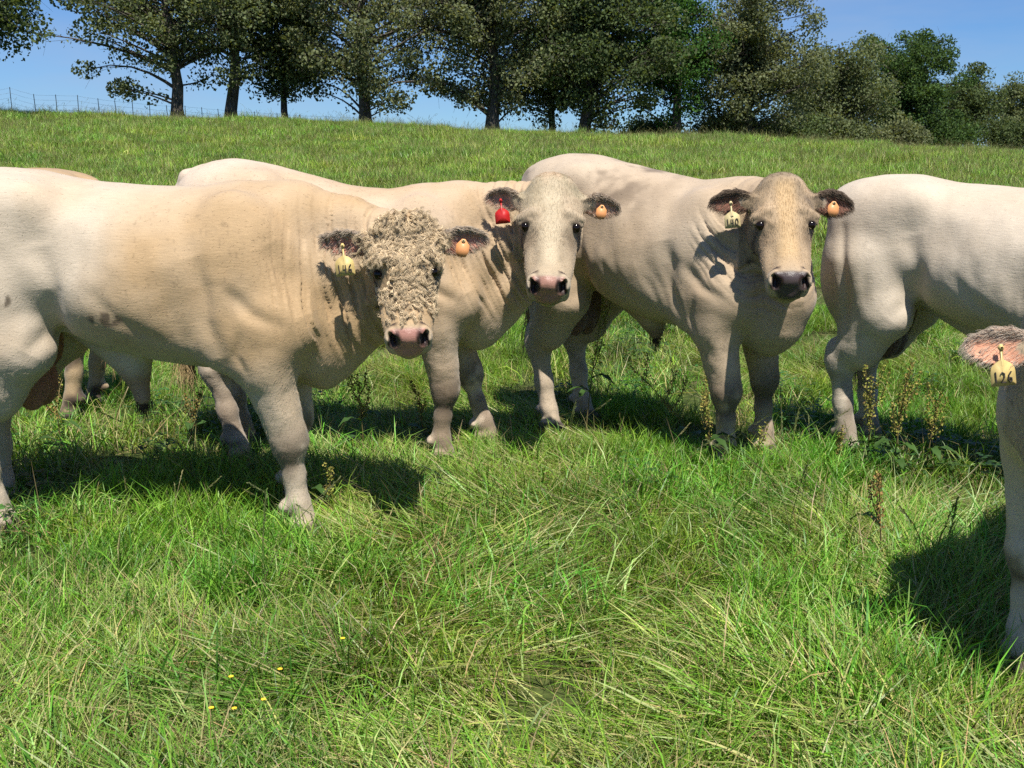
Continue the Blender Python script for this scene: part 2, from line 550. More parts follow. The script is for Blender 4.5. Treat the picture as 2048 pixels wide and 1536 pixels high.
    # --- sheath, scrotum
    sx = P.get('sheath_x', -.10)
    sd = P.get('sheath', .07)
    bzs = float(catmull(bx, bz)(np.array([sx]))[0])
    G.cone((sx - .26, 0, float(catmull(bx, bz)(np.array([sx - .26]))[0]) + .02), (sx, 0, bzs - sd * .35), .035, .055, .07)
    G.cone((sx, 0, bzs - sd * .2), (sx + .025, 0, bzs - sd), .058, .032, .05)
    sz = P.get('scrot_z', .56)
    for s in (1, -1):
        G.cone((-.60, s * .035, .84), (-.585, s * .045, sz + .10), .045, .062, .04)
        G.ell((-.585, s * .048, sz + .07), (.062, .056, .085), .03)
    # --- tail
    T = P['tail']
    G.chain(T, np.linspace(.042, .017, len(T)), .03)
    # --- neck: crest, middle and throat chains
    nb = P.get('neck_pts')
    crest, mid, throat = nb
    G.chain(crest, P.get('crest_r', (.15, .14, .115, .092, .080)), .08)
    G.chain(mid, P.get('mid_r', (.19, .170, .140, .112, .092)), .07)
    G.chain(throat, P.get('throat_r', (.14, .12, .10, .088, .080)), .08)
    # dewlap
    dl = P.get('dewlap')
    if dl is not None: G.chain(dl, np.linspace(.055, .035, len(dl)), .07)
    # --- head loft
    m = 0.62 * hs
    c = ph + Rh[1] * 0.25 * hs + Rh[2] * -0.12 * hs
    sl, g = G.box(c - m * .75, c + m * .75)
    def hl(g):
        px, py, pz = g[0] - ph[0], g[1] - ph[1], g[2] - ph[2]
        return [(R[0] * px + R[1] * py + R[2] * pz) / hs for R in Rh]
    hx, hy, hzc = hl(g)
    yy = np.linspace(-.10, .60, 400)
    tt, bb, wv = (catmull(HEAD_Y, q)(yy) for q in (HEAD_TOP, HEAD_BOT, HEAD_HW))
    top, bot, hwv = (np.interp(hy, yy, q).astype(np.float32) for q in (tt, bb, wv))
    cz = (top + bot) / 2; hh = (top - bot) / 2
    zz = (hzc - cz) / hh
    tap = 0.30 * sstep(.02, .20, hy) * (1 - sstep(.36, .46, hy))
    tap = tap * P.get('taper', 1.0)
    wid = hwv * (1 - tap * np.clip(0.45 - zz, 0, 1.4) / 1.4)
    wid = wid * (1 - .30 * sstep(.21, .28, hy) * (1 - sstep(.37, .46, hy)) * np.clip(zz - .05, 0, 1))       # nasal bridge narrower than the cheeks
    n = 2.5
    rr = (np.abs(hx / wid) ** n + np.abs(zz) ** n) ** (1 / n)
    d = (rr - 1) * np.minimum(wid, hh) * 0.9
    d = np.maximum(d, np.maximum(-.045 - hy, hy - .548)) * hs
    G.put(sl, d.astype(np.float32), 0.05 * hs)
    W = lambda x, y, z: ph + (Rh[0] * x + Rh[1] * y + Rh[2] * z) * hs
    def hell(c, r, k, sub=False, R2=None):
        Rm = Rh if R2 is None else R2 @ Rh
        G.ell(W(*c), np.array(r) * hs, k * hs, R=Rm, sub=sub)
    def hcone(a, b, r1, r2, k, sub=False): G.cone(W(*a), W(*b), r1 * hs, r2 * hs, k * hs, sub=sub)
    pb = P.get('poll_bump', 1.0)
    hell((0, .005, -.018), (.085, .055, .045 * pb), .05)
    for s in (1, -1):
        hcone((s * .074, .166, -.008), (s * .128, .180, -.034), .024, .022, .020)       # brow ridge
        hell((s * .082, .325, -.125), (.026, .12, .045), .04)                          # cheek / facial crest
        hell((s * .085, .16, -.19), (.045, .09, .065), .05)                            # jaw muscle
        hell((s * .088, .290, -.014), (.027, .056, .027), .018, sub=True)              # hollow below the eye
        hell((s * .122, .217, -.033), (.021, .021, .021), .010, sub=True)              # eye socket
        hcone((s * .090, .2005, -.018), (s * .133, .2045, -.047), .0118, .0108, .007)      # upper lid
        hcone((s * .092, .241, -.024), (s * .130, .240, -.056), .0030, .0030, .012)      # lower lid
        hell((s * .064, .484, -.086), (.030, .036, .048), .022)                        # nostril wing
        a = math.radians(34) * s
        R2 = np.array(((math.cos(a), 0, math.sin(a)), (0, 1, 0), (-math.sin(a), 0, math.cos(a))))
        hell((s * .055, .512, -.074), (.0165, .040, .029), .008, sub=True, R2=R2)      # nostril
        hell((s * .070, .500, -.056), (.014, .028, .016), .008, sub=True)
        hell((s * .050, .47, -.150), (.040, .055, .030), .025)                         # upper lip
    hell((0, .492, -.080), (.050, .034, .042), .02)                                    # nose pad
    hell((0, .478, -.190), (.050, .052, .030), .02)                                    # chin
    hcone((-.05, .545, -.160), (.05, .545, -.160), .012, .012, .012, sub=True)         # mouth line
    hcone((-.05, .535, -.160), (-.085, .43, -.163), .008, .005, .010, sub=True)
    hcone((.05, .535, -.160), (.085, .43, -.163), .008, .005, .010, sub=True)
    # --- ears: cupped leaves
    ears = {}
    for s, key in ((-1, 'ear_r'), (1, 'ear_l')):
        base, ax_, op = P[key]                 # base in head coords, axis and opening direction in bull frame
        b0 = W(*base)
        a = ax_ / np.linalg.norm(ax_)
        o = op - a * op.dot(a); o /= np.linalg.norm(o)
        w = np.cross(a, o)
        if w[2] < 0: w = -w
        Le = P.get('ear_len', .190); We = P.get('ear_w', .055)
        sl, g = G.box(b0 - .30, b0 + .30)
        px, py, pz = g[0] - b0[0], g[1] - b0[1], g[2] - b0[2]
        t = (px*a[0] + py*a[1] + pz*a[2]) / Le
        u = px*w[0] + py*w[1] + pz*w[2]
        v = px*o[0] + py*o[1] + pz*o[2]
        tc = np.clip(t, 0, 1)
        Wt = We * np.interp(tc, (0, .15, .4, .65, .85, .95, 1), (.46, .70, 1.0, .92, .62, .40, .10)).astype(np.float32)
        drop = -0.02 * tc ** 2
        su = (u - drop) / Wt
        cup = np.where(su > 0, .62, .34) * We * np.clip(np.abs(su), 0, 1.2) ** 2.0 * (1 - .55 * tc) + .01
        th = .011 - .004 * tc
        d = np.maximum(np.abs(v - cup) * .62 - th * .62, np.maximum((np.abs(su) - 1) * Wt * .8, np.maximum(-t - .08, t - 1) * Le))
        G.put(sl, d.astype(np.float32), 0.012)
        G.cone(b0 - a * .05, b0 + a * .03 + o * .006, .048, .036, .03)
        ears[key] = dict(cup=(.62, .34), base=b0, a=a, o=o, w=w, L=Le, W=We)
    V, Q = G.mesh()
    V, Q = largest_piece(V, Q)
    V = smooth_verts(V, Q, 1, .5)
    return V, Q, ears
# ------------------------------------------------------------------ bull materials
def coat_material():
    m, nt, b = new_mat('cattle_coat')
    at = N(nt, 'ShaderNodeAttribute'); at.attribute_name = 'Col'
    wet = N(nt, 'ShaderNodeAttribute'); wet.attribute_name = 'wet'
    tc = N(nt, 'ShaderNodeTexCoord')
    mp = N(nt, 'ShaderNodeMapping'); mp.inputs['Scale'].default_value = (1.0, 1.0, 0.42)
    nt.links.new(tc.outputs['Object'], mp.inputs['Vector'])
    n1 = N(nt, 'ShaderNodeTexNoise'); n1.inputs['Scale'].default_value = 240; n1.inputs['Detail'].default_value = 4; n1.inputs['Roughness'].default_value = 0.6
    n1.inputs['Distortion'].default_value = 0.6
    n2 = N(nt, 'ShaderNodeTexNoise'); n2.inputs['Scale'].default_value = 17; n2.inputs['Detail'].default_value = 6
    nt.links.new(mp.outputs['Vector'], n1.inputs['Vector'])
    nt.links.new(mp.outputs['Vector'], n2.inputs['Vector'])
    mr = N(nt, 'ShaderNodeMapRange'); mr.inputs['From Min'].default_value = 0.25; mr.inputs['From Max'].default_value = 0.75; mr.inputs['To Min'].default_value = 0.92; mr.inputs['To Max'].default_value = 1.05
    nt.links.new(n1.outputs['Fac'], mr.inputs['Value'])
    mr2 = N(nt, 'ShaderNodeMapRange'); mr2.inputs['From Min'].default_value = 0.3; mr2.inputs['From Max'].default_value = 0.7; mr2.inputs['To Min'].default_value = 0.95; mr2.inputs['To Max'].default_value = 1.03
    nt.links.new(n2.outputs['Fac'], mr2.inputs['Value'])
    mp3 = N(nt, 'ShaderNodeMapping'); mp3.inputs['Rotation'].default_value = (0, math.radians(-28), 0); mp3.inputs['Scale'].default_value = (22, 130, 130)
    n3 = N(nt, 'ShaderNodeTexNoise'); n3.inputs['Scale'].default_value = 1.0; n3.inputs['Detail'].default_value = 3; n3.inputs['Distortion'].default_value = 0.8
    nt.links.new(tc.outputs['Object'], mp3.inputs['Vector']); nt.links.new(mp3.outputs['Vector'], n3.inputs['Vector'])
    mr3 = N(nt, 'ShaderNodeMapRange'); mr3.inputs['From Min'].default_value = 0.25; mr3.inputs['From Max'].default_value = 0.75; mr3.inputs['To Min'].default_value = 0.93; mr3.inputs['To Max'].default_value = 1.06
    nt.links.new(n3.outputs['Fac'], mr3.inputs['Value'])
    mu0 = N(nt, 'ShaderNodeMath', operation='MULTIPLY')
    nt.links.new(mr.outputs[0], mu0.inputs[0]); nt.links.new(mr3.outputs[0], mu0.inputs[1])
    mu = N(nt, 'ShaderNodeMath', operation='MULTIPLY')
    nt.links.new(mu0.outputs[0], mu.inputs[0]); nt.links.new(mr2.outputs[0], mu.inputs[1])
    vm = N(nt, 'ShaderNodeVectorMath', operation='SCALE')
    nt.links.new(at.outputs['Color'], vm.inputs[0]); nt.links.new(mu.outputs[0], vm.inputs['Scale'])
    nt.links.new(vm.outputs['Vector'], b.inputs['Base Color'])
    rr = N(nt, 'ShaderNodeMapRange'); rr.inputs['To Min'].default_value = 0.72; rr.inputs['To Max'].default_value = 0.30
    nt.links.new(wet.outputs['Fac'], rr.inputs['Value'])
    nt.links.new(rr.outputs[0], b.inputs['Roughness'])
    b.inputs['Specular IOR Level'].default_value = 0.30
    b.inputs['Sheen Weight'].default_value = 0.12
    b.inputs['Sheen Roughness'].default_value = 0.5
    b1 = N(nt, 'ShaderNodeBump'); b1.inputs['Strength'].default_value = 0.3; b1.inputs['Distance'].default_value = 0.004
    b2 = N(nt, 'ShaderNodeBump'); b2.inputs['Strength'].default_value = 0.22; b2.inputs['Distance'].default_value = 0.012
    nt.links.new(n2.outputs['Fac'], b2.inputs['Height'])
    nt.links.new(n1.outputs['Fac'], b1.inputs['Height'])
    b3 = N(nt, 'ShaderNodeBump'); b3.inputs['Strength'].default_value = 0.3; b3.inputs['Distance'].default_value = 0.004
    nt.links.new(n3.outputs['Fac'], b3.inputs['Height']); nt.links.new(b2.outputs['Normal'], b3.inputs['Normal'])
    nt.links.new(b3.outputs['Normal'], b1.inputs['Normal'])
    nt.links.new(b1.outputs['Normal'], b.inputs['Normal'])
    return m
M_COAT = coat_material()
M_HAIR = attr_mat('cattle_hair', 0.55, 0.25)
M_EYE = plain_mat('eye_dark', (0.010, 0.006, 0.004), 0.12, 0.4, 60, 0.3)
M_TAGY = plain_mat('tag_yellow', (0.72, 0.54, 0.21), 0.5, 0.55, 28)
M_TAGW = plain_mat('tag_cream', (0.66, 0.54, 0.28), 0.5, 0.5, 28)
M_TAGR = plain_mat('tag_red', (0.46, 0.018, 0.016), 0.40, 0.15, 30)
M_TAGO = plain_mat('tag_orange', (0.68, 0.30, 0.115), 0.45, 0.12, 40)
M_INK = plain_mat('marker_ink', (0.045, 0.035, 0.03), 0.7, 0.3, 300)

def rot_from(F, D):
    F = F / np.linalg.norm(F); D = D - F * D.dot(F); D /= np.linalg.norm(D)
    return np.stack((np.cross(D, F), F, D))           # rows lateral (bull's left), along face, dorsal

def bez(p0, p1, p2, p3, n=5):
    t = np.linspace(0, 1, n)[:, None]
    return (1-t)**3*p0 + 3*(1-t)**2*t*p1 + 3*(1-t)*t**2*p2 + t**3*p3

LEGS = {  # shoulder/hip, elbow/stifle, knee/hock, fetlock, hoof
    'fr': ((.42, -.22, .88), (.40, -.215, .72), (.455, -.20, .40), (.455, -.195, .135), (.475, -.195, 0)),
    'fl': ((.42, .22, .88), (.40, .215, .72), (.455, .20, .40), (.455, .195, .135), (.475, .195, 0)),
    'hr': ((-.66, -.19, 1.02), (-.55, -.20, .78), (-.77, -.18, .50), (-.72, -.175, .14), (-.69, -.175, 0)),
    'hl': ((-.66, .19, 1.02), (-.55, .20, .78), (-.77, .18, .50), (-.72, .175, .14), (-.69, .175, 0)),
}
TAIL = ((-.80, 0, 1.385), (-.875, 0, 1.36), (-.925, 0, 1.28), (-.945, 0, 1.10), (-.94, 0, .85), (-.935, 0, .62))

def shift_leg(leg, dx, dy=0, up=0.0):
    """move the foot by (dx, dy), the upper joints progressively less"""
    w = (0, .10, .50, .95, 1.0)
    return tuple((p[0] + dx * k, p[1] + dy * k, p[2]) for p, k in zip(leg, w))

def hair_object(name, parent, roots, curves, radius, cols, mat):
    """curves: (n, k, 3) points"""
    n, k, _ = curves.shape
    hc = bpy.data.hair_curves.new(name)
    hc.add_curves([k] * n)
    hc.attributes['position'].data.foreach_set('vector', curves.astype(np.float32).ravel())
    ra = hc.attributes.get('radius') or hc.attributes.new('radius', 'FLOAT', 'POINT')
    taper = np.linspace(1, .25, k)[None, :] * np.ones((n, 1)) * radius
    ra.data.foreach_set('value', taper.astype(np.float32).ravel())
    ca = hc.attributes.new('Col', 'FLOAT_COLOR', 'CURVE')
    c = np.ones((n, 4), np.float32); c[:, :3] = np.asarray(cols) * 0.82
    ca.data.foreach_set('color', c.ravel())
    hc.materials.append(mat)
    return link(name, hc, parent)

def sample_surface(V, Q, Nn, weight, n, R):
    """n points on quads weighted by area*weight(face): points, normals, vertex index"""
    A = np.linalg.norm(np.cross(V[Q[:, 2]] - V[Q[:, 0]], V[Q[:, 3]] - V[Q[:, 1]]), axis=1) * .5 * weight[Q].mean(1)
    tot = A.sum()
    if tot <= 0: return None
    f = R.choice(len(Q), n, p=A / tot)
    a, b = R.random((n, 1)), R.random((n, 1))
    q = Q[f]
    w = ((1-a)*(1-b), a*(1-b), a*b, (1-a)*b)
    p = sum(V[q[:, k]] * w[k] for k in range(4))
    nn = sum(Nn[q[:, k]] * w[k] for k in range(4)); nn /= np.linalg.norm(nn, axis=1)[:, None] + 1e-9
    return p, nn, q[:, 0]

DIG = {
    '0': [[(.5, 1), (.15, .8), (.1, .4), (.35, 0), (.7, .1), (.9, .5), (.8, .9), (.5, 1)]],
    '1': [[(.45, 1), (.5, .5), (.5, 0)]],
    '2': [[(.1, .8), (.4, 1), (.8, .85), (.75, .5), (.1, .02), (.95, .05)]],
    '4': [[(.25, 1), (.1, .45), (.9, .5)], [(.75, 1), (.7, 0)]],
    '6': [[(.75, 1), (.3, .7), (.1, .3), (.4, 0), (.8, .15), (.75, .4), (.4, .45), (.15, .25)]],
}
def extrude_outline(pts, th):
    pts = np.asarray(pts, float); n = len(pts)
    c = pts.mean(0)
    f = [(p[0], -th / 2, p[1]) for p in pts] + [(c[0], -th / 2, c[1])]
    bk = [(p[0], th / 2, p[1]) for p in pts] + [(c[0], th / 2, c[1])]
    V = np.array(f + bk); T = []; Q = []
    for i in range(n):
        j = (i + 1) % n
        T.append((n, i, j)); T.append((2 * n + 1, n + 1 + j, n + 1 + i))
        Q.append((i, n + 1 + i, n + 1 + j, j))
    return V, Q, T

def ear_tag(parent, top, facing, mat, text=None, w=.082, tilt=0.0, mark=False):
    """plastic flag tag hanging from 'top' (bull frame), its face turned to 'facing'"""
    h = w / 2
    out = [(-.007, 0.004), (-.004, -.002), (-.005, -.040), (-h * .55, -.050), (-h * .92, -.064), (-h, -.080), (-h * 1.02, -.122), (-h * .96, -.128),
           (h * .96, -.128), (h * 1.02, -.122), (h, -.080), (h * .92, -.064), (h * .55, -.050), (.005, -.040), (.004, -.002), (.007, .004), (.0045, .012), (-.0045, .012)]
    V, Q, T = extrude_outline(out, .0022)
    # the outline is not convex: fan from the tag's lower middle is safe
    c = np.array((0, -.088)); n = len(out)
    V[n] = (c[0], -.0011, c[1]); V[2 * n + 1] = (c[0], .0011, c[1])
    # slight curl of the flag
    V[:, 1] += -.25 * np.abs(V[:, 0]) ** 1.6 * (V[:, 2] < -.03)
    o = link('ear_tag', mesh_np('ear_tag', V, Q, T, [mat], smooth=False), parent)
    f = np.asarray(facing, float); f[2] = 0; f /= np.linalg.norm(f)
    rz = math.atan2(f[0], -f[1])
    o.location = top
    o.rotation_euler = (math.radians(-7), math.radians(tilt), rz); o.scale = (.87, 1, .87)
    bt = link('tag_stud', mesh_np('tag_stud', *(lambda t: (t[0], t[1]))(tube_mesh([(0, -.006, 0), (0, -.004, 0), (0, .006, 0)], [.004, .009, .009], 8)), mats=[mat]), o)
    if text:
        parts = []
        cw = w * .27
        for i, ch in enumerate(text):
            x0 = -w * .42 + i * w * .29
            for st in DIG[ch]:
                pts = np.array([(x0 + p[0] * cw * .8, -.0042 - .25 * abs(x0 + p[0] * cw * .8) ** 1.6, -.116 + p[1] * .036 + .002 * math.sin(i * 5)) for p in st])
                # resample a little
                parts.append(tube_mesh(pts, .0025, 5))
        if mark:
            parts.append(tube_mesh(np.array([(-.006, -.0028, -.064), (-.002, -.0028, -.070), (.002, -.0028, -.065), (.007, -.0028, -.069)]), .0012, 5))
        v, q = join_parts(parts)
        link('number', mesh_np('number', v, q, mats=[M_INK]), o)
    return o

def button_tag(parent, top, facing, w=.050, hgt=.072):
    out = [(-.006, .006), (-w * .5, -.020), (-w * .5, -.048), (-w * .30, -hgt), (w * .30, -hgt), (w * .5, -.048), (w * .5, -.020), (.006, .006)]
    V, Q, T = extrude_outline(out, .003)
    o = link('ear_button', mesh_np('ear_button', V, Q, T, [M_TAGO], smooth=False), parent)
    f = np.asarray(facing, float); rz = math.atan2(f[0], -f[1])
    o.location = top; o.rotation_euler = (math.radians(-14), math.radians(8), rz); o.scale = (1.0, 1, .88)
    link('tag_stud', mesh_np('tag_stud', *tube_mesh([(0, -.006, -.004), (0, -.004, -.004), (0, .006, -.004)], [.004, .008, .008], 8), mats=[M_TAGW]), o)
    return o

def ear_mask(E, P):
    """1 on the ear leaf itself, with along-ear, across-ear and opening coordinates"""
    r = P - E['base']
    ta = (r @ E['a']) / E['L']; ou = r @ E['w']; ov = r @ E['o']
    tc = np.clip(ta, 0, 1)
    Wt = E['W'] * np.interp(tc, (0, .15, .4, .65, .85, .95, 1), (.46, .70, 1.0, .92, .62, .40, .10))
    su = (ou + .02 * tc ** 2) / Wt
    cup = np.where(su > 0, E['cup'][0], E['cup'][1]) * E['W'] * np.clip(np.abs(su), 0, 1.2) ** 2 * (1 - .55 * tc) + .01
    m = (ta > .03) & (ta < 1.08) & (np.abs(su) < 1.25) & (np.abs(ov - cup) < .024)
    return m, ta, ou, ov, su

def make_bull(name, label, loc, heading, cfg):
    hd = math.radians(heading)
    sc = cfg.get('scale', 1.0)
    root = empty(name, (loc[0], loc[1], float(gz(loc[0], loc[1]))), hd)
    root.scale = (sc, sc, sc)
    tag(root, label, 'bull', 'cream bulls standing in the pasture')
    c, s = math.cos(hd), math.sin(hd)
    def w2l(p, vec=False):
        p = np.asarray(p, float)
        if not vec: p = (p - np.array(root.location)) / sc
        return np.array((c * p[0] + s * p[1], -s * p[0] + c * p[1], p[2]))
    P = dict(cfg)
    hs = cfg.get('hs', 1.0)
    # head: world poll position and world directions, or the body's own frame
    if 'poll_w' in cfg:
        yaw, pit, roll = (math.radians(q) for q in cfg['head_ypr'])
        F = np.array((math.sin(yaw) * math.cos(pit), -math.cos(yaw) * math.cos(pit), -math.sin(pit)))
        D = np.array((math.sin(yaw) * math.sin(pit), -math.cos(yaw) * math.sin(pit), math.cos(pit)))
        Lw = np.cross(F, D)
        D = D * math.cos(roll) + Lw * math.sin(roll)
        ph = w2l(cfg['poll_w']); F = w2l(F, True); D = w2l(D, True)
        back_h = -np.array((math.sin(yaw), -math.cos(yaw), 0)); back_h = w2l(back_h, True)
    else:
        yaw, pit = (math.radians(q) for q in cfg['head_local'][1])
        ph = np.array(cfg['head_local'][0], float)
        F = np.array((math.cos(yaw) * math.cos(pit), math.sin(yaw) * math.cos(pit), -math.sin(pit)))
        D = np.array((math.cos(yaw) * math.sin(pit), math.sin(yaw) * math.sin(pit), math.cos(pit)))
        back_h = -np.array((math.cos(yaw), math.sin(yaw), 0))
    Rh = rot_from(F, D)
    P['Rh'], P['ph'] = Rh, ph
    H = lambda x, y, z: ph + (Rh[0]*x + Rh[1]*y + Rh[2]*z) * hs
    # neck curves
    wz = cfg.get('withers_z', 1.24)
    bd = back_h
    def nk(p0, d0, p3, k):
        L = np.linalg.norm(p3 - p0)
        return bez(p0, p0 + np.array(d0) * L * .40, p3 + bd * L * k, p3)
    crest = nk(np.array((.30, 0, wz)), (1, 0, .12), H(0, .015, -.135), .42)
    mid = nk(np.array((.42, 0, 1.02)), (1, 0, .05), H(0, .075, -.165), .42)
    throat = nk(np.array((.58, 0, .80)), (1, 0, .25), H(0, .14, -.205), .42)
    P['neck_pts'] = (crest, mid, throat)
    P['dewlap'] = np.stack([throat[3] + (0, 0, -.09), throat[2] + (0, 0, -.11), throat[1] + (0, 0, -.12), np.array((.60, 0, cfg.get('brisket_z', .78) - .16))])
    et = cfg.get('ear_tilt', (.10, .10)); ea = cfg.get('ear_back', .10)
    up = np.array((0, 0, 1.0))
    fw = -back_h
    op = fw * .80 - up * cfg.get('ear_open', .15)
    P['ear_r'] = ((-.128, .050, -.085), -Rh[0] + up * et[0] + back_h * ea, op)
    P['ear_l'] = ((.128, .050, -.085), Rh[0] + up * et[1] + back_h * ea, op)
    P.setdefault('tail', [np.array(q, float) for q in TAIL])
    if 'rump_dz' in cfg: P['tail'] = [q + (0, 0, cfg['rump_dz'] * (1 if i < 3 else .5)) for i, q in enumerate(P['tail'])]
    V, Q, ears = build_bull_mesh(P)
    R = np.random.default_rng(cfg.get('seed', 1))
    seed = cfg.get('seed', 1) * 31
    # ---- head coordinates of every vertex
    hc = ((V - ph) @ Rh.T) / hs
    hx, hy, hz = hc.T
    inhead = (hy > -.06) & (hy < .60) & (np.abs(hx) < .175) & (hz > -.32) & (hz < .09)
    # ---- distance along the neck and folds of loose skin
    nc = bez(mid[0], mid[0] * .4 + mid[1] * .6, mid[3] * .7 + mid[2] * .3, mid[4], 40)
    best = np.full(len(V), 9.0); sn = np.zeros(len(V))
    for i, q in enumerate(nc):
        dd = ((V - q) ** 2).sum(1)
        m = dd < best; best[m] = dd[m]; sn[m] = i / 39
    Lneck = np.linalg.norm(np.diff(nc, axis=0), axis=1).sum()
    nearneck = sstep(.40, .26, np.sqrt(best)) * sstep(.02, .16, sn) * sstep(1.0, .90, sn) * (1 - sstep(-.02, .06, hy) * inhead)
    Nn = vnormals(V, Q)
    warp = fbm(V * np.array((1, 1, .6)), 4.0, 2, seed) * 2.2 + fbm(V * np.array((1, 1, .25)), 11.0, 2, seed + 3) * 1.0
    ph1 = sn * Lneck / .042 + warp * .42
    fold = np.abs(np.sin(math.pi * ph1)) ** 0.6
    low = sstep(1.32, 1.05, V[:, 2])
    famp = cfg.get('fold', 1.0) * .028 * (.25 + .75 * low) * (.35 + .9 * vnoise(V, 4.0, seed + 8))
    disp = -famp * (1 - fold) * nearneck * (.6 + .8 * sstep(.3, .8, sn))
    # folds behind the elbow / at the flank, rib ripples, general unevenness
    fe = np.exp(-((V[:, 0] - .18) / .13) ** 2 - ((V[:, 2] - .86) / .20) ** 2)
    disp += -.0025 * fe * np.abs(np.sin(V[:, 0] * 40 + V[:, 2] * 9 + warp * 5)) ** 2
    fr = np.exp(-((V[:, 0] + .10) / .30) ** 2 - ((V[:, 2] - 1.02) / .22) ** 2)
    disp += .0014 * fr * np.sin(V[:, 0] * 30 + V[:, 2] * 14 + fbm(V, 4, 3, seed + 4) * 12)
    body = 1 - inhead * sstep(-.05, .03, hy)
    disp += body * ((fbm(V, 6.0, 2, seed + 11) - .5) * .014 + (vnoise(V, 22.0, seed + 12) - .5) * .002)
    # grooves between muscles and skin folds of the flanks (side view polylines)
    def groove(pl, width, depth, ymin=.07):
        pl = np.asarray(pl, float); best_ = np.full(len(V), 9.0); tt_ = np.zeros(len(V)); n_ = len(pl) - 1
        for i_ in range(n_):
            a_, b_ = pl[i_], pl[i_ + 1]; ab = b_ - a_
            q_ = V[:, [0, 2]] - a_
            u_ = np.clip((q_ @ ab) / (ab @ ab), 0, 1)
            dd_ = np.hypot(q_[:, 0] - u_ * ab[0], q_[:, 1] - u_ * ab[1])
            m_ = dd_ < best_; best_[m_] = dd_[m_]; tt_[m_] = ((i_ + u_) / n_)[m_]
        ends = np.sin(np.clip(tt_, .02, .98) * math.pi) ** .6
        return -depth * np.exp(-(best_ / width) ** 2) * ends * (np.abs(V[:, 1]) > ymin) * (.75 + .5 * vnoise(V, 4.0, seed + 33))
    jt = (fbm(V, 3.5, 2, seed + 34) - .5) * .05
    V_, V = V, V + np.stack((jt, 0 * jt, 0 * jt), 1)
    offh = 1 - inhead * 1.0
    gd = 0
    gd = gd + groove(((.19, 1.14), (.225, 1.02), (.22, .90), (.27, .74)), .042, .026)          # behind the shoulder
    gd = gd + groove(((.46, 1.18), (.52, 1.06), (.58, .90)), .042, .024, .10)                   # neck to shoulder
    gd = gd + groove(((.30, 1.02), (.40, .92), (.52, .86)), .030, .016, .12)                    # upper arm
    gd = gd + groove(((.36, .86), (.33, .76), (.36, .68)), .018, .010, .14)                     # elbow
    gd = gd + groove(((-.40, 1.18), (-.36, 1.00), (-.40, .84), (-.47, .76)), .044, .028, .12)   # flank to stifle
    gd = gd + groove(((-.76, 1.24), (-.72, 1.04), (-.70, .84), (-.72, .64)), .030, .018, .12)   # thigh
    gd = gd + groove(((-.56, 1.16), (-.60, .98), (-.58, .82)), .030, .008, .14)
    gd = gd + groove(((-.28, 1.06), (-.12, .90), (.10, .80)), .030, .004, .2)
    gd = gd + groove(((-.20, 1.02), (-.05, .86), (.13, .76)), .026, .004, .2)
    for rb in range(5):                                                                         # hint of ribs
        xr = -.24 + rb * .085
        gd = gd + groove(((xr, 1.20), (xr - .03, 1.02), (xr + .02, .86)), .028, .0022, .2)
    gd = gd - groove(((.45, .80), (.455, .60), (.46, .46)), .03, .006, .1)                      # forearm muscle
    V = V_
    disp += gd * offh
    # muscled legs: shaggy unevenness
    lg = sstep(.78, .60, V[:, 2])
    disp += lg * body * ((fbm(V * np.array((1, 1, 1.5)), 16.0, 2, seed + 14) - .5) * .006)
    disp += (1 - body) * (vnoise(V, 30.0, seed + 5) - .5) * .003
    V = V + Nn * disp[:, None]
    Nn = vnormals(V, Q)
    # ---- coat colour
    pal = cfg['pal']
    white, tan, dark = (np.array(q) for q in (pal['white'], pal['tan'], pal['dark']))
    n1 = fbm(V, 2.6, 3, seed + 20); n2 = fbm(V, 9.0, 3, seed + 21); n3 = fbm(V, 30.0, 2, seed + 22)
    t = cfg.get('tan_amt', .5) + 1.5 * (n1 - .5)
    t = t + cfg.get('tan_front', .35) * sstep(-.35, .70, V[:, 0]) - cfg.get('white_rear', .35) * sstep(-.2, -.7, V[:, 0])
    t = t - .45 * sstep(.85, .60, V[:, 2]) + .18 * nearneck
    t = np.clip(t + .3 * (n2 - .5), 0, 1)[:, None]
    C = white * (1 - t) + tan * t
    def blend(mask, col):
        nonlocal C
        m = np.clip(mask, 0, 1)[:, None]
        C = C * (1 - m) + np.array(col) * m
    # mud and darker hair on the legs
    blend(cfg.get('leg_dark', .6) * sstep(.62, .25, V[:, 2]) * sstep(.42, .62, n2 + .25 * (n1 - .5)), dark)
    for k in ('fr', 'fl'):                     # dark knees
        kn = np.array(P['legs'][k][2]) + (.01, 0, -.03)
        blend(cfg.get('knee', .8) * sstep(.13, .05, np.linalg.norm((V - kn) * (1, 1, .75), axis=1)) * sstep(.30, .55, n2), dark * .5)
    # dirt on the back and specks of dung
    top = sstep(.1, .6, Nn[:, 2]) * sstep(1.12, 1.35, V[:, 2])
    blend(cfg.get('back_dirt', 0) * top * sstep(.38, .55, n1 * .5 + n2 * .5) * sstep(.25, -.25, V[:, 0]), dark)
    blend(.22 * sstep(.72, .80, fbm(V * np.array((1.6, 1, .6)), 60.0, 2, seed + 40)) * sstep(.55, .70, n1), dark * .5)
    blend(cfg.get('speck', .25) * sstep(.86, .92, vnoise(V, 62.0, seed + 41)) * sstep(.55, .72, fbm(V, 3.0, 2, seed + 43)), dark * .4)
    # worn dirty patch on the flank
    for (px, pz, rx, rz_) in cfg.get('patch', ()):
        e = ((V[:, 0] - px) / rx) ** 2 + ((V[:, 2] - pz) / rz_) ** 2
        blend(.8 * sstep(1.2, .4, e) * sstep(.42, .56, fbm(V * np.array((1, 1, .35)), 34.0, 2, seed + 50)) * (V[:, 1] < 0), dark * .5)
    # sheath and scrotum
    sx = cfg.get('sheath_x', -.10)
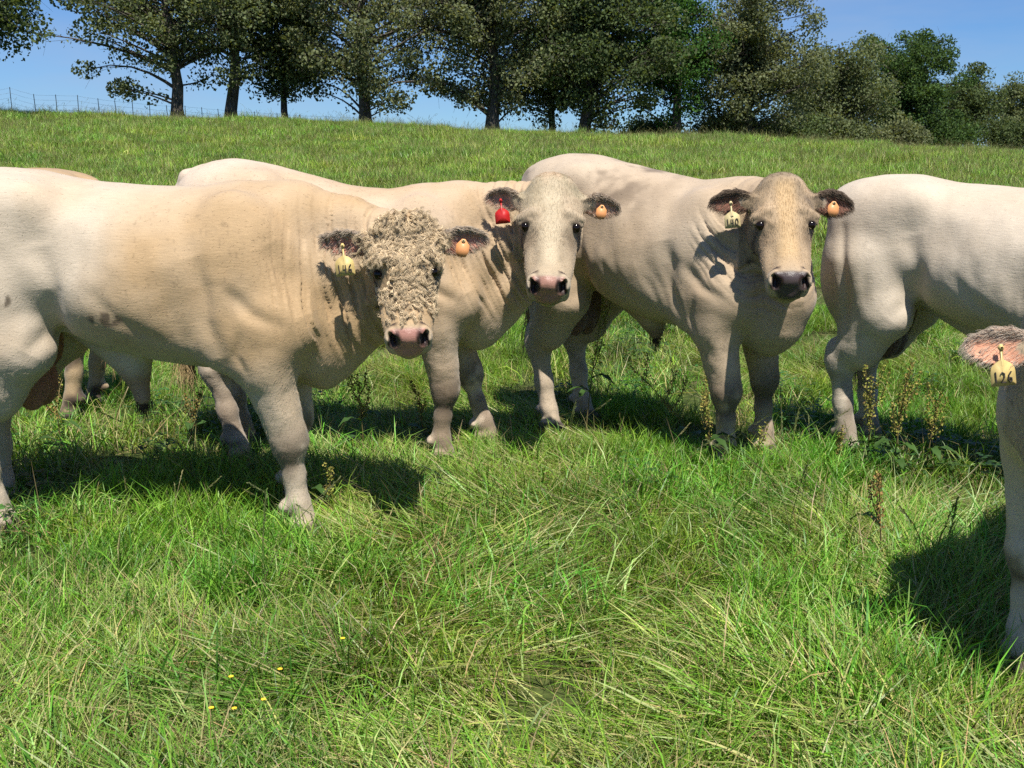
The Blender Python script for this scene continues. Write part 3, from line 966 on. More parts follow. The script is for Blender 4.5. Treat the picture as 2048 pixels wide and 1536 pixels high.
    blend(.75 * sstep(.14, .06, np.hypot(V[:, 0] - sx, V[:, 1])) * sstep(.68, .60, V[:, 2]) * (V[:, 0] > -.4) * (np.abs(V[:, 1]) < .11), pal.get('sheath', (.30, .17, .11)))
    scr = (np.abs(V[:, 1]) < .125) & (np.abs(V[:, 0] + .585) < .10) & (V[:, 2] < .80) & (V[:, 2] > cfg.get('scrot_z', .56) - .06)
    ok = np.hypot(V[:, 0] + .585, V[:, 1] * .9) < .115
    blend(scr * ok * .95, pal.get('scrot', (.30, .13, .085)))
    # hooves
    blend(sstep(.075, .055, V[:, 2]), (.085, .065, .05))
    # ---- face
    hcol = np.array(pal.get('face', tan))
    blend(.8 * sstep(-.05, .05, hy) * inhead, hcol * (.85 + .3 * n3[:, None]))
    if 'face2' in pal:
        blend(.85 * inhead * sstep(.30, .0, hy) * sstep(.42, .60, fbm(hc, 9.0, 3, seed + 60)), pal['face2'])
    blend(.5 * inhead * np.exp(-((np.abs(hx) - .092) / .026) ** 2 - ((hy - .275) / .045) ** 2), dark * .55)         # hollow below the eye: its shade painted into the coat
    blend(.9 * inhead * np.exp(-(((np.abs(hx) - .114) / .024) ** 2 + ((hy - .219) / .022) ** 2) ** 2), (.06, .04, .03))
    # cheeks and temples greyer, a paler or golden ridge down the middle of the face
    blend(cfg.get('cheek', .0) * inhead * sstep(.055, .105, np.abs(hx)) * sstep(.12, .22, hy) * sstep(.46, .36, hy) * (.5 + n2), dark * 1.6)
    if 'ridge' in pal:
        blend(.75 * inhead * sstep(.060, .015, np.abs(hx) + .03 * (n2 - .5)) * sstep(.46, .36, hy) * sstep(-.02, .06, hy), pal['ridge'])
    if 'temple' in pal:
        blend(.75 * inhead * sstep(.02, .07, hx) * sstep(.20, .14, hy) * sstep(.35, .60, n2 + .2 * (n3 - .5)), pal['temple'])
    muz = inhead * sstep(.44, .50, hy)
    blend(.7 * muz, pal.get('muzzle', (.62, .50, .38)))
    pad = inhead * sstep(.462, .478, hy - .18 * (hz + .05)) * sstep(.080, .066, np.abs(hx) + .5 * np.clip(-.085 - hz, 0, 1)) * sstep(-.152, -.140, hz)
    nose = np.array(pal['nose'])
    blend(.35 * muz * sstep(-.10, -.16, hz), dark)
    blend(pad, nose * (.8 + .4 * n3[:, None]))
    nos = np.zeros(len(V))
    for s_ in (1, -1):
        a_ = math.radians(34) * s_
        dx_, dz_ = hx - s_ * .057, hz + .072
        r1_ = math.cos(a_) * dx_ + math.sin(a_) * dz_; r2_ = -math.sin(a_) * dx_ + math.cos(a_) * dz_
        nos = np.maximum(nos, inhead * (hy > .44) * np.exp(-(r1_ / .022) ** 2 - (r2_ / .040) ** 2))
    blend(sstep(.30, .55, nos), (.030, .013, .011))  # nostril holes: inner shade put into the colour
    mouth = inhead * (hy > .40) * np.exp(-((hz + .161) / .007) ** 2)
    blend(.85 * mouth, (.07, .045, .035))
    wet = np.clip(pad * .9, 0, 1)
    # ---- ears: pink inside, dark hair outside
    for key, E in ears.items():
        isear, ta, ou, ov, su = ear_mask(E, V)
        facing = Nn @ E['o']
        m = isear * sstep(.02, .22, ta)
        blend(m * .92, np.array(pal.get('ear_out', dark)) * (.75 + .5 * n3[:, None]))
        inner = m * sstep(.05, .4, facing) * sstep(.60, .25, su + .4 * (n3 - .5)) * sstep(1.0, .80, ta)
        blend(inner * .9, pal.get('ear_in', (.52, .27, .20)))
    skin = mesh_np('body', V, Q, mats=[M_COAT], cols=C, attrs={'wet': wet})
    link('body', skin, root)
    # ---- eyes
    for s_ in (1, -1):
        import bmesh
        bm = bmesh.new(); bmesh.ops.create_uvsphere(bm, u_segments=20, v_segments=14, radius=.0215 * hs)
        me = bpy.data.meshes.new('eye'); bm.to_mesh(me); bm.free()
        me.polygons.foreach_set('use_smooth', np.ones(len(me.polygons), bool)); me.materials.append(M_EYE)
        e = link('eye', me, root); e.location = H(s_ * .1095, .2165, -.0435)
    # ---- ear tags
    E = ears['ear_r']
    facing = w2l((0, -1, 0), True) if 'poll_w' in cfg else F
    if cfg.get('tag'):
        mat, text, mark = cfg['tag']
        top_ = E['base'] + E['a'] * E['L'] * cfg.get('tag_t', .52) + E['o'] * .052 + E['w'] * cfg.get('tag_up', -.012)
        ear_tag(root, top_, facing.copy(), mat, text, tilt=cfg.get('tag_tilt', -6), mark=mark)
    if cfg.get('button'):
        E2 = ears['ear_l']
        button_tag(root, E2['base'] + E2['a'] * E2['L'] * .50 + E2['o'] * .052 + E2['w'] * .000, facing.copy())
    # ---- hair
    back = np.array((-1.0, 0, -.55))
    def tangent(nrm, d):
        tdir = d - nrm * (nrm * d).sum(1)[:, None]
        return tdir / (np.linalg.norm(tdir, axis=1)[:, None] + 1e-6)
    hair_q = cfg.get('hair', 1.0)
    if hair_q > 0:
        # short coat over body and legs
        w = np.ones(len(V)); w[V[:, 2] < .10] = 0
        w *= np.where(pad > .3, 0, 1) * np.where(nos > .3, 0, 1)
        eyed = np.minimum(*(np.linalg.norm(hc - np.array((q * .116, .216, -.038)), axis=1) for q in (1, -1)))
        w *= sstep(.030, .045, eyed)
        w *= np.clip(.03 + .18 * lg + .9 * inhead * (hy < .46), 0, 2)
        n = int(cfg.get('coat_n', 90000) * hair_q)
        p, nn, vi = sample_surface(V, Q, Nn, w, n, R)
        dirv = np.where((inhead[vi] & (hy[vi] > .0))[:, None], Rh[1] + np.array((0, 0, -.2)), back + (0, 0, 0))
        dirv = np.where((lg[vi] > .5)[:, None], np.array((-.35, 0, -1.0)), dirv)
        dirv = dirv + (fbm(p, 6.0, 2, seed + 70)[:, None] - .5) * np.array((.0, 0, 2.4)) + R.normal(0, .16, (n, 3))
        td = tangent(nn, dirv)
        Lh = (.008 + .007 * R.random(n) + .006 * lg[vi] * R.random(n) + .005 * nearneck[vi] * R.random(n))[:, None]
        ff = inhead[vi] & (hy[vi] < .30)
        Lh = Lh * np.where(inhead[vi] & (hy[vi] > .40), .6, np.where(ff, 1.5, 1.0))[:, None]
        rise = (.09 + .08 * lg[vi] * R.random(n) + .08 * ff)[:, None]
        k0 = p - nn * .001
        k1 = p + nn * Lh * rise + td * Lh * .5
        k2 = p + nn * Lh * rise * 1.1 + td * Lh
        cv = np.stack((k0, k1, k2), 1)
        hair_object('coat_hair', root, p, cv, .00045, C[vi] * (1.0 + .22 * R.random((n, 1))), M_HAIR)
        # ear fringes
        roots_, curves_, cols_ = [], [], []
        for key, E in ears.items():
            me_, ta, ou, ov, su = ear_mask(E, V)
            we = me_ * sstep(.08, .2, ta)
            edge = np.clip(np.abs(su), 0, 1.2)
            we *= .12 + edge ** 2 * np.where(ou > 0, 1.3, .5) + .7 * sstep(.8, 1.0, ta)
            ne = int(cfg.get('ear_n', 1500) * hair_q)
            sm = sample_surface(V, Q, Nn, we, ne, R)
            if sm is None: continue
            p, nn, vi = sm
            ue = ((p - E['base']) @ E['w'])[:, None]
            dv = E['a'] * .7 + E['w'] * np.sign(ue) * .25 - np.array((0, 0, .35)) + R.normal(0, .14, (ne, 3))
            td = tangent(nn, dv)
            Lh = (.010 + .018 * R.random((ne, 1)))
            k1 = p + nn * Lh * .22 + td * Lh * .35
            k2 = p + nn * Lh * .30 + td * Lh * .7 - np.array((0, 0, .002))
            k3 = p + nn * Lh * .26 + td * Lh - np.array((0, 0, .006))
            roots_.append(p); curves_.append(np.stack((p, k1, k2, k3), 1))
            mixc = np.where(R.random((ne, 1)) < cfg.get('ear_pale', .5), np.array(pal.get('ear_hair', white)) * .9, C[vi])
            cols_.append(mixc * (.8 + .35 * R.random((ne, 1))))
        hair_object('ear_hair', root, np.concatenate(roots_), np.concatenate(curves_), cfg.get('ear_r', .0007), np.concatenate(cols_), M_HAIR)
    # tail switch
    T = P['tail'][-1]
    nt_ = 260
    p = T + R.normal(0, .018, (nt_, 3)) * (1, 1, 2.0)
    steps = np.linspace(0, 1, 7)[None, :, None]
    Lt = (.22 + .12 * R.random((nt_, 1, 1)))
    fan = R.normal(0, .035, (nt_, 1, 3)) * (1, 1, 0)
    wob = .010 * np.sin(steps * 9 + R.random((nt_, 1, 1)) * 6) * R.normal(0, 1, (nt_, 1, 3))
    cv = p[:, None, :] + np.array((0, 0, -1.0)) * steps * Lt + fan * steps + wob
    hair_object('tail_switch', root, p, cv, .0016, np.array(pal.get('switch', tan)) * (.6 + .6 * R.random((nt_, 1))), M_HAIR)
    # sheath tuft
    sxx = cfg.get('sheath_x', -.10) + .025
    low_ = V[(np.abs(V[:, 0] - sxx) < .05) & (np.abs(V[:, 1]) < .05) & (V[:, 2] > .3)]
    if len(low_):
        zb = low_[:, 2].min()
        p = np.array((sxx, 0, zb + .015)) + R.normal(0, .014, (110, 3)) * (1, 1, .4)
        steps = np.linspace(0, 1, 4)[None, :, None]
        cv = p[:, None, :] + np.array((.01, 0, -1)) * steps * (.04 + .035 * R.random((110, 1, 1))) + R.normal(0, .012, (110, 1, 3)) * steps
        hair_object('sheath_tuft', root, p, cv, .0014, dark * (.35 + .4 * R.random((110, 1))), M_HAIR)
    # forehead hair: curly mop or swirled tuft
    if cfg.get('curl'):
        amt, length, curl_r, nlock = cfg['curl']
        wf = inhead * sstep(-.05, .01, hy) * sstep(.50, .24, hy + .4 * np.abs(hx)) * sstep(-.15, -.02, hz) * sstep(.160, .120, np.abs(hx)) * sstep(.050, .078, np.minimum(*(np.linalg.norm(hc - np.array((q * .116, .220, -.036)), axis=1) for q in (1, -1)))) * sstep(cfg.get('curl_to', .50), cfg.get('curl_to', .50) - .08, hy)
        wf = wf * (Nn @ Rh[2] > -.1)
        sm = sample_surface(V, Q, Nn, wf + 1e-9, nlock, R)
        p, nn, vi = sm
        gx = (fbm(hc[vi], 10.0, 2, seed + 80) - .5) * 8 + 1.57
        allc, allcol = [], []
        for j in range(nlock):
            hyj = hy[vi[j]]
            fade = (1 - .45 * sstep(.22, .40, hyj)) * (1 - .5 * sstep(.08, .12, abs(hx[vi[j]])) * sstep(.12, .18, hyj))
            ang = gx[j] + R.normal(0, .6)
            t1 = Rh[0] * math.cos(ang) + Rh[1] * math.sin(ang)
            t1 = t1 - nn[j] * t1.dot(nn[j]); t1 /= np.linalg.norm(t1) + 1e-6
            t2 = np.cross(nn[j], t1)
            L_ = length * (.7 + .6 * R.random()) * fade
            cr = curl_r * (.7 + .6 * R.random()) * fade
            turns = 1.2 + 1.3 * R.random()
            sgn = 1 if R.random() < .5 else -1; lockc = .65 + .5 * R.random()
            K = 12
            u = np.linspace(0, 1, K)[:, None]
            a_ = u * turns * 2 * math.pi + R.random() * 6
            ns = cfg.get('strands', 16)
            for q in range(ns):
                off = R.normal(0, cfg.get('lock', .0030), 3)
                cc = (p[j] + off + nn[j] * (.002 + .010 * fade * np.sin(u * math.pi * .75) + cr * .55 * np.cos(a_) * np.minimum(1, u * 3))
                      + t1 * (u * L_ * .85) + t2 * sgn * cr * np.sin(a_) * np.minimum(1, u * 2.5))
                cc[0] = p[j] + off - nn[j] * .002
                allc.append(cc); allcol.append(np.array(pal.get('curl', tan)) * lockc * (.75 + .45 * R.random()))
        hair_object('forehead_curls', root, None, np.array(allc), .0008, np.array(allcol), M_HAIR)
    return root, V, Q, H
# ------------------------------------------------------------------ the herd
CREAM = dict(white=(.57, .475, .36), tan=(.47, .32, .172), dark=(.14, .095, .058))
def build_herd():
    # curly-faced bull in front, side-on
    L = dict(LEGS)
    L['fr'] = shift_leg(LEGS['fr'], .06, 0.0)
    L['fl'] = shift_leg(LEGS['fl'], -.05, 0)
    L['hr'] = shift_leg(LEGS['hr'], .0, 0)
    L['hl'] = shift_leg(LEGS['hl'], -.16, 0)
    make_bull('bull', 'large cream bull with curly forehead, pink nose and yellow ear tag, side-on at left', (-1.37, 4.13), 0, dict(
        vox=.0075, seed=1, legs=L, poll_w=unproject(806, 444, 3.84), head_ypr=(8, 53, 3), hs=.92, ear_len=.20,
        pal=dict(CREAM, face=(.47, .33, .185), nose=(.40, .195, .150), muzzle=(.54, .43, .31), ear_out=(.36, .27, .20), ear_in=(.62, .28, .20), curl=(.76, .59, .375), switch=(.5, .38, .22)),
        tan_amt=.26, tan_front=.55, white_rear=.35, tag=(M_TAGY, '146', False), button=True, ear_tilt=(.22, .16), ear_back=.15,
        top_z=(1.16, 1.30, 1.42, 1.455, 1.445, 1.41, 1.39, 1.385, 1.38, 1.33, 1.20, 1.02),
        sheath=.20, sheath_x=-.18, scrot_z=.50, curl=(1, .075, .0075, 800), patch=((-.15, .90, .075, .032), (-.53, .97, .03, .03)), fold=1.2, knee=.8, leg_dark=.15, coat_n=20000, poll_bump=1.25))
    # second bull, body mostly hidden behind the first
    L = dict(LEGS)
    L['fr'] = shift_leg(LEGS['fr'], -.05, 0)
    L['fl'] = shift_leg(LEGS['fl'], .17, -.02)
    L['hr'] = shift_leg(LEGS['hr'], .06, 0)
    make_bull('bull', 'cream bull with red ear tag and pink nose looking over between two others', (-.75, 5.16), 0, dict(
        vox=.0075, seed=2, legs=L, poll_w=unproject(1105, 362, 4.80), head_ypr=(-5, 51, -2), hs=1.10, scale=.97,
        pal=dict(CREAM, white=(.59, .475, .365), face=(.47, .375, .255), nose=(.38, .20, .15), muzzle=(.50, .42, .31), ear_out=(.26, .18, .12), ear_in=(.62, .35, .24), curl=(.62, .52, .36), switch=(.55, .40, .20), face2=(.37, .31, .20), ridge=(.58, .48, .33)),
        tan_amt=.25, tan_front=.35, white_rear=.30, tag=(M_TAGR, None, False), button=True, ear_tilt=(.22, -.02), ear_back=.2,
        top_z=(1.20, 1.40, 1.50, 1.545, 1.53, 1.48, 1.42, 1.40, 1.405, 1.36, 1.22, 1.02), rump_dz=.09,
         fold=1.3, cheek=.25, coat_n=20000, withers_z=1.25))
    # third bull, seen from the front quarter
    L = dict(LEGS)
    L['fr'] = shift_leg(LEGS['fr'], .02, .0)
    L['fl'] = shift_leg(LEGS['fl'], .02, -.0)
    L['hr'] = shift_leg(LEGS['hr'], .05, 0)
    L['hl'] = shift_leg(LEGS['hl'], .02, 0)
    make_bull('bull', 'tan bull with dark nose, dark ears and cream tag, facing the camera', (.82, 5.32), -41, dict(
        vox=.0075, seed=3, legs=L, poll_w=unproject(1566, 362, 4.58), head_ypr=(-4, 48, 1), hs=1.01, scale=.99,
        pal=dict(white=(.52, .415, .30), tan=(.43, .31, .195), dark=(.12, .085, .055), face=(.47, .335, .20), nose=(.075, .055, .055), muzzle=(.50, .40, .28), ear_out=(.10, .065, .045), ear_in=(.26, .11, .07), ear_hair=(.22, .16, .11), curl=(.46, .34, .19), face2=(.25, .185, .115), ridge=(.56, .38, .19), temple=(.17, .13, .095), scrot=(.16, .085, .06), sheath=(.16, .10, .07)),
        tan_amt=.45, tan_front=.15, white_rear=.10, tag=(M_TAGW, '140', True), button=True, ear_tilt=(.10, -.02), ear_back=.05, ear_open=.0,
        top_z=(1.20, 1.40, 1.50, 1.545, 1.54, 1.50, 1.45, 1.41, 1.40, 1.36, 1.22, 1.02), rump_dz=.10,
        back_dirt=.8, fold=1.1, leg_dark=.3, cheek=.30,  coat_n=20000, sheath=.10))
    # fourth bull at right, rump toward the herd
    L = dict(LEGS)
    L['hl'] = shift_leg(LEGS['hl'], -.02, 0)
    make_bull('bull', 'pale cream bull at right seen from its hindquarters, head out of view', (2.36, 4.78), -41, dict(
        vox=.010, seed=4, legs=L, head_local=((.98, .0, 1.30), (5, 40)), scale=.98, tail=[np.array(q) for q in ((-.80, 0, 1.385), (-.875, .02, 1.36), (-.92, .05, 1.28), (-.93, .09, 1.10), (-.90, .14, .85), (-.86, .18, .62))],
        pal=dict(CREAM, white=(.60, .51, .40), tan=(.49, .38, .26), nose=(.6, .3, .25), scrot=(.10, .06, .045), sheath=(.22, .14, .10)),
        tan_amt=.22, tan_front=.2, white_rear=.15, scrot_z=.54, coat_n=9000, sheath=.10, fold=.8, speck=.15))
    # fifth bull close by, cut off by the right edge
    L = dict(LEGS)
    make_bull('bull', 'near bull at the right edge with pink ear and yellow tag marked 126', (1.93, 2.93), -140, dict(
        vox=.010, seed=5, legs=L, poll_w=unproject(2192, 650, 2.60), head_ypr=(-16, 58, 0), hs=1.05, scale=.90,
        pal=dict(CREAM, face=(.44, .33, .21), nose=(.58, .3, .24), ear_out=(.42, .28, .20), ear_in=(.75, .36, .22), ear_hair=(.70, .58, .46)),
        tan_amt=.35, tan_front=.2, tag=(M_TAGY, '126', False), button=True, ear_tilt=(.12, .1), coat_n=9000, ear_back=.0, ear_open=-.25, ear_len=.205, ear_w=.060, ear_r=.00045, ear_n=1800, ear_pale=.8))
    # sixth bull hidden behind the first
    L = dict(LEGS)
    make_bull('bull', 'tan bull almost hidden behind the curly bull, only rump and hind leg showing', (-3.30, 6.05), 180, dict(
        vox=.013, seed=6, legs=L, head_local=((1.0, .0, 1.15), (0, 50)), scale=1.0,
        pal=dict(white=(.46, .33, .19), tan=(.40, .25, .12), dark=(.08, .055, .04), nose=(.5, .3, .25)),
        tan_amt=.7, coat_n=6000, leg_dark=1.0))
build_herd()
# ------------------------------------------------------------------ trees on the crest
def bark_material():
    m, nt, b = new_mat('bark')
    tc = N(nt, 'ShaderNodeTexCoord')
    mp = N(nt, 'ShaderNodeMapping'); mp.inputs['Scale'].default_value = (1, 1, .25)
    nz = N(nt, 'ShaderNodeTexNoise'); nz.inputs['Scale'].default_value = 14; nz.inputs['Detail'].default_value = 6
    rp = N(nt, 'ShaderNodeValToRGB')
    rp.color_ramp.elements[0].color = (.030, .024, .019, 1); rp.color_ramp.elements[0].position = .35
    rp.color_ramp.elements[1].color = (.125, .105, .085, 1); rp.color_ramp.elements[1].position = .7
    nt.links.new(tc.outputs['Object'], mp.inputs['Vector']); nt.links.new(mp.outputs['Vector'], nz.inputs['Vector'])
    nt.links.new(nz.outputs['Fac'], rp.inputs['Fac']); nt.links.new(rp.outputs['Color'], b.inputs['Base Color'])
    bp = N(nt, 'ShaderNodeBump'); bp.inputs['Strength'].default_value = .8; bp.inputs['Distance'].default_value = .05
    nt.links.new(nz.outputs['Fac'], bp.inputs['Height']); nt.links.new(bp.outputs['Normal'], b.inputs['Normal'])
    b.inputs['Roughness'].default_value = .9
    return m
M_BARK = bark_material()
M_LEAF = foliage_mat('tree_leaves', .40, .75, .15, .05, .0)

def leaf_quads(P, size, R, droop=.35):
    """one bent rhombus leaf per point"""
    n = len(P)
    a = R.normal(0, 1, (n, 3)); a[:, 2] -= droop; a /= np.linalg.norm(a, axis=1)[:, None]
    b = R.normal(0, 1, (n, 3)); b -= a * (a * b).sum(1)[:, None]; b /= np.linalg.norm(b, axis=1)[:, None]
    c = np.cross(a, b)
    s = (size * (.6 + .8 * R.random(n)))[:, None]
    v0 = P - a * s * .5
    v1 = P + b * s * .34 + c * s * .12
    v2 = P + a * s * .5
    v3 = P - b * s * .34 + c * s * .12
    V = np.stack((v0, v1, v2, v3), 1).reshape(-1, 3)
    Q = np.arange(n * 4).reshape(-1, 4)
    return V, Q

def make_tree(name, label, u, t, trunk_r, L, Rr, vbot, vtop, n_clump, per, cols, seed, leaf=.19, depth_k=.85, shrubby=False, trunk_top=None, group='trees along the crest', bottom_rag=1.0):
    R = np.random.default_rng(seed)
    px = t / FPX
    y0 = t * math.cos(PITCH) + .2088 * t * math.sin(PITCH)          # ground distance for something near the horizon line
    x0 = (u - 1024) * px
    zg = float(gz(x0, y0))
    root = empty(name, (x0, y0, zg))
    tag(root, label, 'tree', group)
    zt = CAM_H + (340 - vtop) * px - zg; zb = max(CAM_H + (340 - vbot) * px - zg, .25)
    cx = ((L + Rr) / 2 - u) * px; rx = (Rr - L) / 2 * px
    ry = rx * depth_k
    cz, rz = (zt + zb) / 2, (zt - zb) / 2
    H = zt * .92
    # trunk
    k = 10
    hh = np.linspace(-.3, H, k)
    wob = np.cumsum(R.normal(0, .06, (k, 2)), 0)
    tp = np.stack((wob[:, 0] + cx * np.linspace(0, 1, k) ** 2 * .8, wob[:, 1], hh), 1); tp[0, :2] = tp[1, :2] = 0
    tr = trunk_r * np.interp(np.linspace(0, 1, k), (0, .06, .12, .5, 1), (1.55, 1.12, 1.0, .62, .10))
    parts = [tube_mesh(tp, tr, 9)]
    # clump centres: mostly in the outer shell of the crown, uneven
    d = R.normal(0, 1, (n_clump, 3)); d /= np.linalg.norm(d, axis=1)[:, None]
    rad = R.random(n_clump) ** .45
    lump = .78 + .34 * vnoise(d, 1.8, seed) + .12 * R.random(n_clump)
    Cc = np.stack((cx + d[:, 0] * rx * rad * lump, d[:, 1] * ry * rad * lump, cz + d[:, 2] * rz * rad * (lump if not shrubby else 1.0)), 1)
    Cc[:, 2] += bottom_rag * R.normal(0, .25, n_clump)
    Cc[:, 2] = np.maximum(Cc[:, 2], max(zb, .2) + .1 * R.random(n_clump))
    LV, LC = [], []
    c0, c1, c2 = (np.array(c) for c in cols)
    for q in range(n_clump):
        c = Cc[q]
        hz_ = np.clip(c[2] - (.25 + .55 * R.random()) * np.hypot(c[0], c[1]) * .8, zb * .55, H * .93)
        base = np.array((np.interp(hz_, hh, tp[:, 0]), np.interp(hz_, hh, tp[:, 1]), hz_))
        dist = np.linalg.norm(c - base)
        mid = base * .5 + c * .5 + R.normal(0, .12 * dist ** .5, 3) + (0, 0, .10 * dist)
        bp = bez(base, base * .6 + mid * .4, mid, c, 6)
        r0 = min(.018 + .016 * dist, np.interp(hz_, hh, tr) * .5)
        parts.append(tube_mesh(bp, np.linspace(r0, .010, 6), 4))
        n = int(per * (.6 + .8 * R.random()))
        sg = np.array((.50, .50, .34)) * (.7 + .6 * R.random())
        g_ = R.normal(0, 1, (n, 3)); g_ *= np.minimum(1, 1.75 / (np.linalg.norm(g_, axis=1)[:, None] + 1e-6))
        p = c + g_ * sg
        # some leaves along the outer limb, a few twigs
        m = int(n * .18)
        tt = .45 + .55 * R.random(m)
        p[:m] = bp[np.minimum((tt * 5).astype(int), 5)] + R.normal(0, .22, (m, 3))
        for _ in range(3):
            e = c + R.normal(0, .55, 3)
            parts.append(tube_mesh(bez(bp[3], bp[4], c, e, 4), (.012, .010, .008, .005), 3))
        LV.append(p)
        sh = R.random()
        col = c0 + (c1 - c0) * R.random((n, 1)) * (.5 + .5 * sh)
        sil = (R.random((n, 1)) < .06)
        col = np.where(sil, c2, col)
        LC.append(col * (.8 + .4 * R.random((n, 1))))
    v, q = join_parts(parts)
    link('trunk', mesh_np('trunk', v, q, mats=[M_BARK]), root)
    P = np.concatenate(LV); Cl = np.concatenate(LC)
    keep = P[:, 2] > .05
    P, Cl = P[keep], Cl[keep]
    V, Q = leaf_quads(P, leaf, R)
    o = link('crown', mesh_np('crown', V, Q, mats=[M_LEAF], smooth=False, cols=np.repeat(Cl, 4, 0)), root)
    o['kind'] = 'stuff'
    return root

GREY = ((0.099, 0.131, 0.056), (0.28, 0.328, 0.15), (0.19, 0.2, 0.133))
GREY2 = ((0.105, 0.131, 0.06), (0.305, 0.337, 0.167), (0.194, 0.198, 0.139))
DARK = ((0.068, 0.099, 0.037), (0.172, 0.233, 0.091), (0.121, 0.133, 0.076))
BRIGHT = ((0.047, 0.116, 0.025), (0.107, 0.253, 0.052), (0.074, 0.149, 0.041))
MIDG = ((0.051, 0.095, 0.029), (0.128, 0.224, 0.06), (0.103, 0.146, 0.06))
TREES = [
    # label, u, t, r, left, right, vbot, vtop, clumps, per, colours, seed
    ('leafy oak branch end hanging into the top left corner', -50, 47, .30, -240, 135, 104, -210, 130, 220, DARK, 11, .19),
    ('open-crowned oak with the leftmost full trunk, left limbs reaching toward the fence', 362, 52, .30, 105, 540, 186, -150, 96, 210, GREY, 12, .175),
    ('oak with straight light-barked trunk, second full trunk from the left', 468, 53, .31, 300, 665, 176, -170, 100, 210, GREY, 13, .175),
    ('short-trunked oak with low hanging crown, third full trunk from the left', 577, 54.5, .20, 492, 675, 218, -20, 80, 220, DARK, 14, .165),
    ('dark-trunked oak with wide low limbs, fourth full trunk from the left', 733, 52, .30, 550, 920, 224, -170, 118, 220, GREY2, 15, .17),
    ('thick-trunked oak whose crown reaches down near the grass, left of the thin trunk', 985, 53, .34, 800, 1150, 246, -170, 128, 225, GREY2, 16, .17),
    ('thin-trunked tree between two thicker oaks near the middle of the row', 1105, 55, .19, 990, 1230, 250, -60, 95, 220, GREY, 17, .165),
    ('dark oak with heavy shade under it, right of the thin trunk', 1168, 54, .32, 1030, 1360, 258, -150, 160, 240, DARK, 18, .17),
    ('bright green tree standing out among grey-green oaks', 1350, 57, .28, 1205, 1425, 268, -110, 115, 280, BRIGHT, 19, .15),
    ('tall grey-green tree whose rounded right shoulder meets the open sky', 1490, 58, .28, 1350, 1628, 276, -40, 165, 250, GREY2, 20, .16),
    ('olive tree filling the dip right of the tall grey-green tree', 1660, 66, .26, 1540, 1775, 284, 80, 118, 250, GREY, 22, .165),
    ('broad domed green tree rising above its neighbours at right', 1825, 78, .32, 1680, 1910, 288, 70, 140, 300, MIDG, 23, .17),
    ('smaller green tree just right of the broad domed tree', 1935, 84, .26, 1850, 1990, 296, 142, 85, 250, DARK, 24, .18),
    ('last grey-green tree of the row at the right edge', 2020, 90, .26, 1950, 2100, 300, 168, 85, 250, GREY, 25, .18),
]
def build_trees():
    for k, (lab, u, t, r, l, rr, vb, vt, nc, per, col, sd, lf) in enumerate(TREES):
        make_tree('oak_tree' if k < 8 else 'broadleaf_tree', lab, u, t, r, l, rr, vb, vt, nc, per, col, sd, lf, shrubby=k >= 8)
build_trees()

# ------------------------------------------------------------------ undergrowth bushes below the right-hand trees
BUSHES = [(1440, 60, 1380, 1520, 236, GREY, 31), (1560, 62, 1500, 1640, 232, DARK, 32), (1655, 64, 1590, 1740, 238, GREY, 33), (1770, 70, 1700, 1850, 236, GREY2, 34),
          (1880, 76, 1820, 1950, 240, MIDG, 35), (1985, 80, 1930, 2060, 244, DARK, 36), (1300, 62, 1245, 1370, 246, DARK, 37)]
BUSH_LABEL = ['grey-green bush under the tall tree right of the bright green one', 'dark bush filling the gap below the tall tree\'s right shoulder', 'olive bush at the foot of the olive tree', 'grey bush at the left foot of the broad domed tree',
              'green bush at the right foot of the broad domed tree', 'dark bush at the foot of the last trees by the right edge', 'low dark bush left of the bright green tree']
for (u, t, l, r_, vt, col, sd), lab in zip(BUSHES, BUSH_LABEL):
    o = make_tree('bush', lab, u, t, .07, l, r_, 302, vt, 38, 230, col, sd, .17, shrubby=True, group='bushes under the tree line', bottom_rag=.3)
    o['category'] = 'bush'

# ------------------------------------------------------------------ wire fence beyond the crest
def build_fence():
    posts = [(6, 189), (47, 182), (93, 195), (135, 196), (177, 197), (217, 203), (250, 207), (283, 210), (316, 213), (350, 216), (385, 217), (418, 220), (450, 223), (485, 226), (521, 228), (565, 231), (609, 234), (660, 236), (715, 238)]
    mp = plain_mat('fence_post_steel', (.055, .058, .05), .6, .4, 20)
    mw = plain_mat('fence_wire', (.16, .16, .155), .45, .3, 10)
    t = 54.0; y = 54.5
    base = empty('wire_fence', ((6 - 1024) / FPX * t, y, float(gz((6 - 1024) / FPX * t, y))))
    tag(base, 'thin steel-post wire fence along the crest at left', 'fence')
    b0 = np.array(base.location)
    tops = []
    for u, v in posts:
        x = (u - 1024) / FPX * t
        g = float(gz(x, y)); zt = CAM_H + (340 - v) / FPX * t
        pts = np.array(((x, y, g - .2), (x + .01, y, (g + zt) / 2), (x + .02 * math.sin(u), y, zt))) - b0
        V, Q = tube_mesh(pts, (.020, .019, .018), 5)
        link('post', mesh_np('post', V, Q, mats=[mp], smooth=False), base)
        tops.append((x, y - .03, g, zt))
    for k in range(5):
        pts = []
        f = .96 - k * .20
        for i, (x, yy, g, zt) in enumerate(tops):
            pts.append((x, yy, zt - (1 - f) * 1.2))
            if i < len(tops) - 1:
                x2, _, g2, zt2 = tops[i + 1]
                pts.append(((x + x2) / 2, yy, (zt + zt2) / 2 - (1 - f) * 1.2 - .012))
        V, Q = tube_mesh(np.array(pts) - b0, .0035, 4)
        link('wire', mesh_np('wire', V, Q, mats=[mw]), base)
build_fence()
# ------------------------------------------------------------------ pasture grass
M_GRASS = foliage_mat('grass_blades', .30, .45, .35, .27, .02)

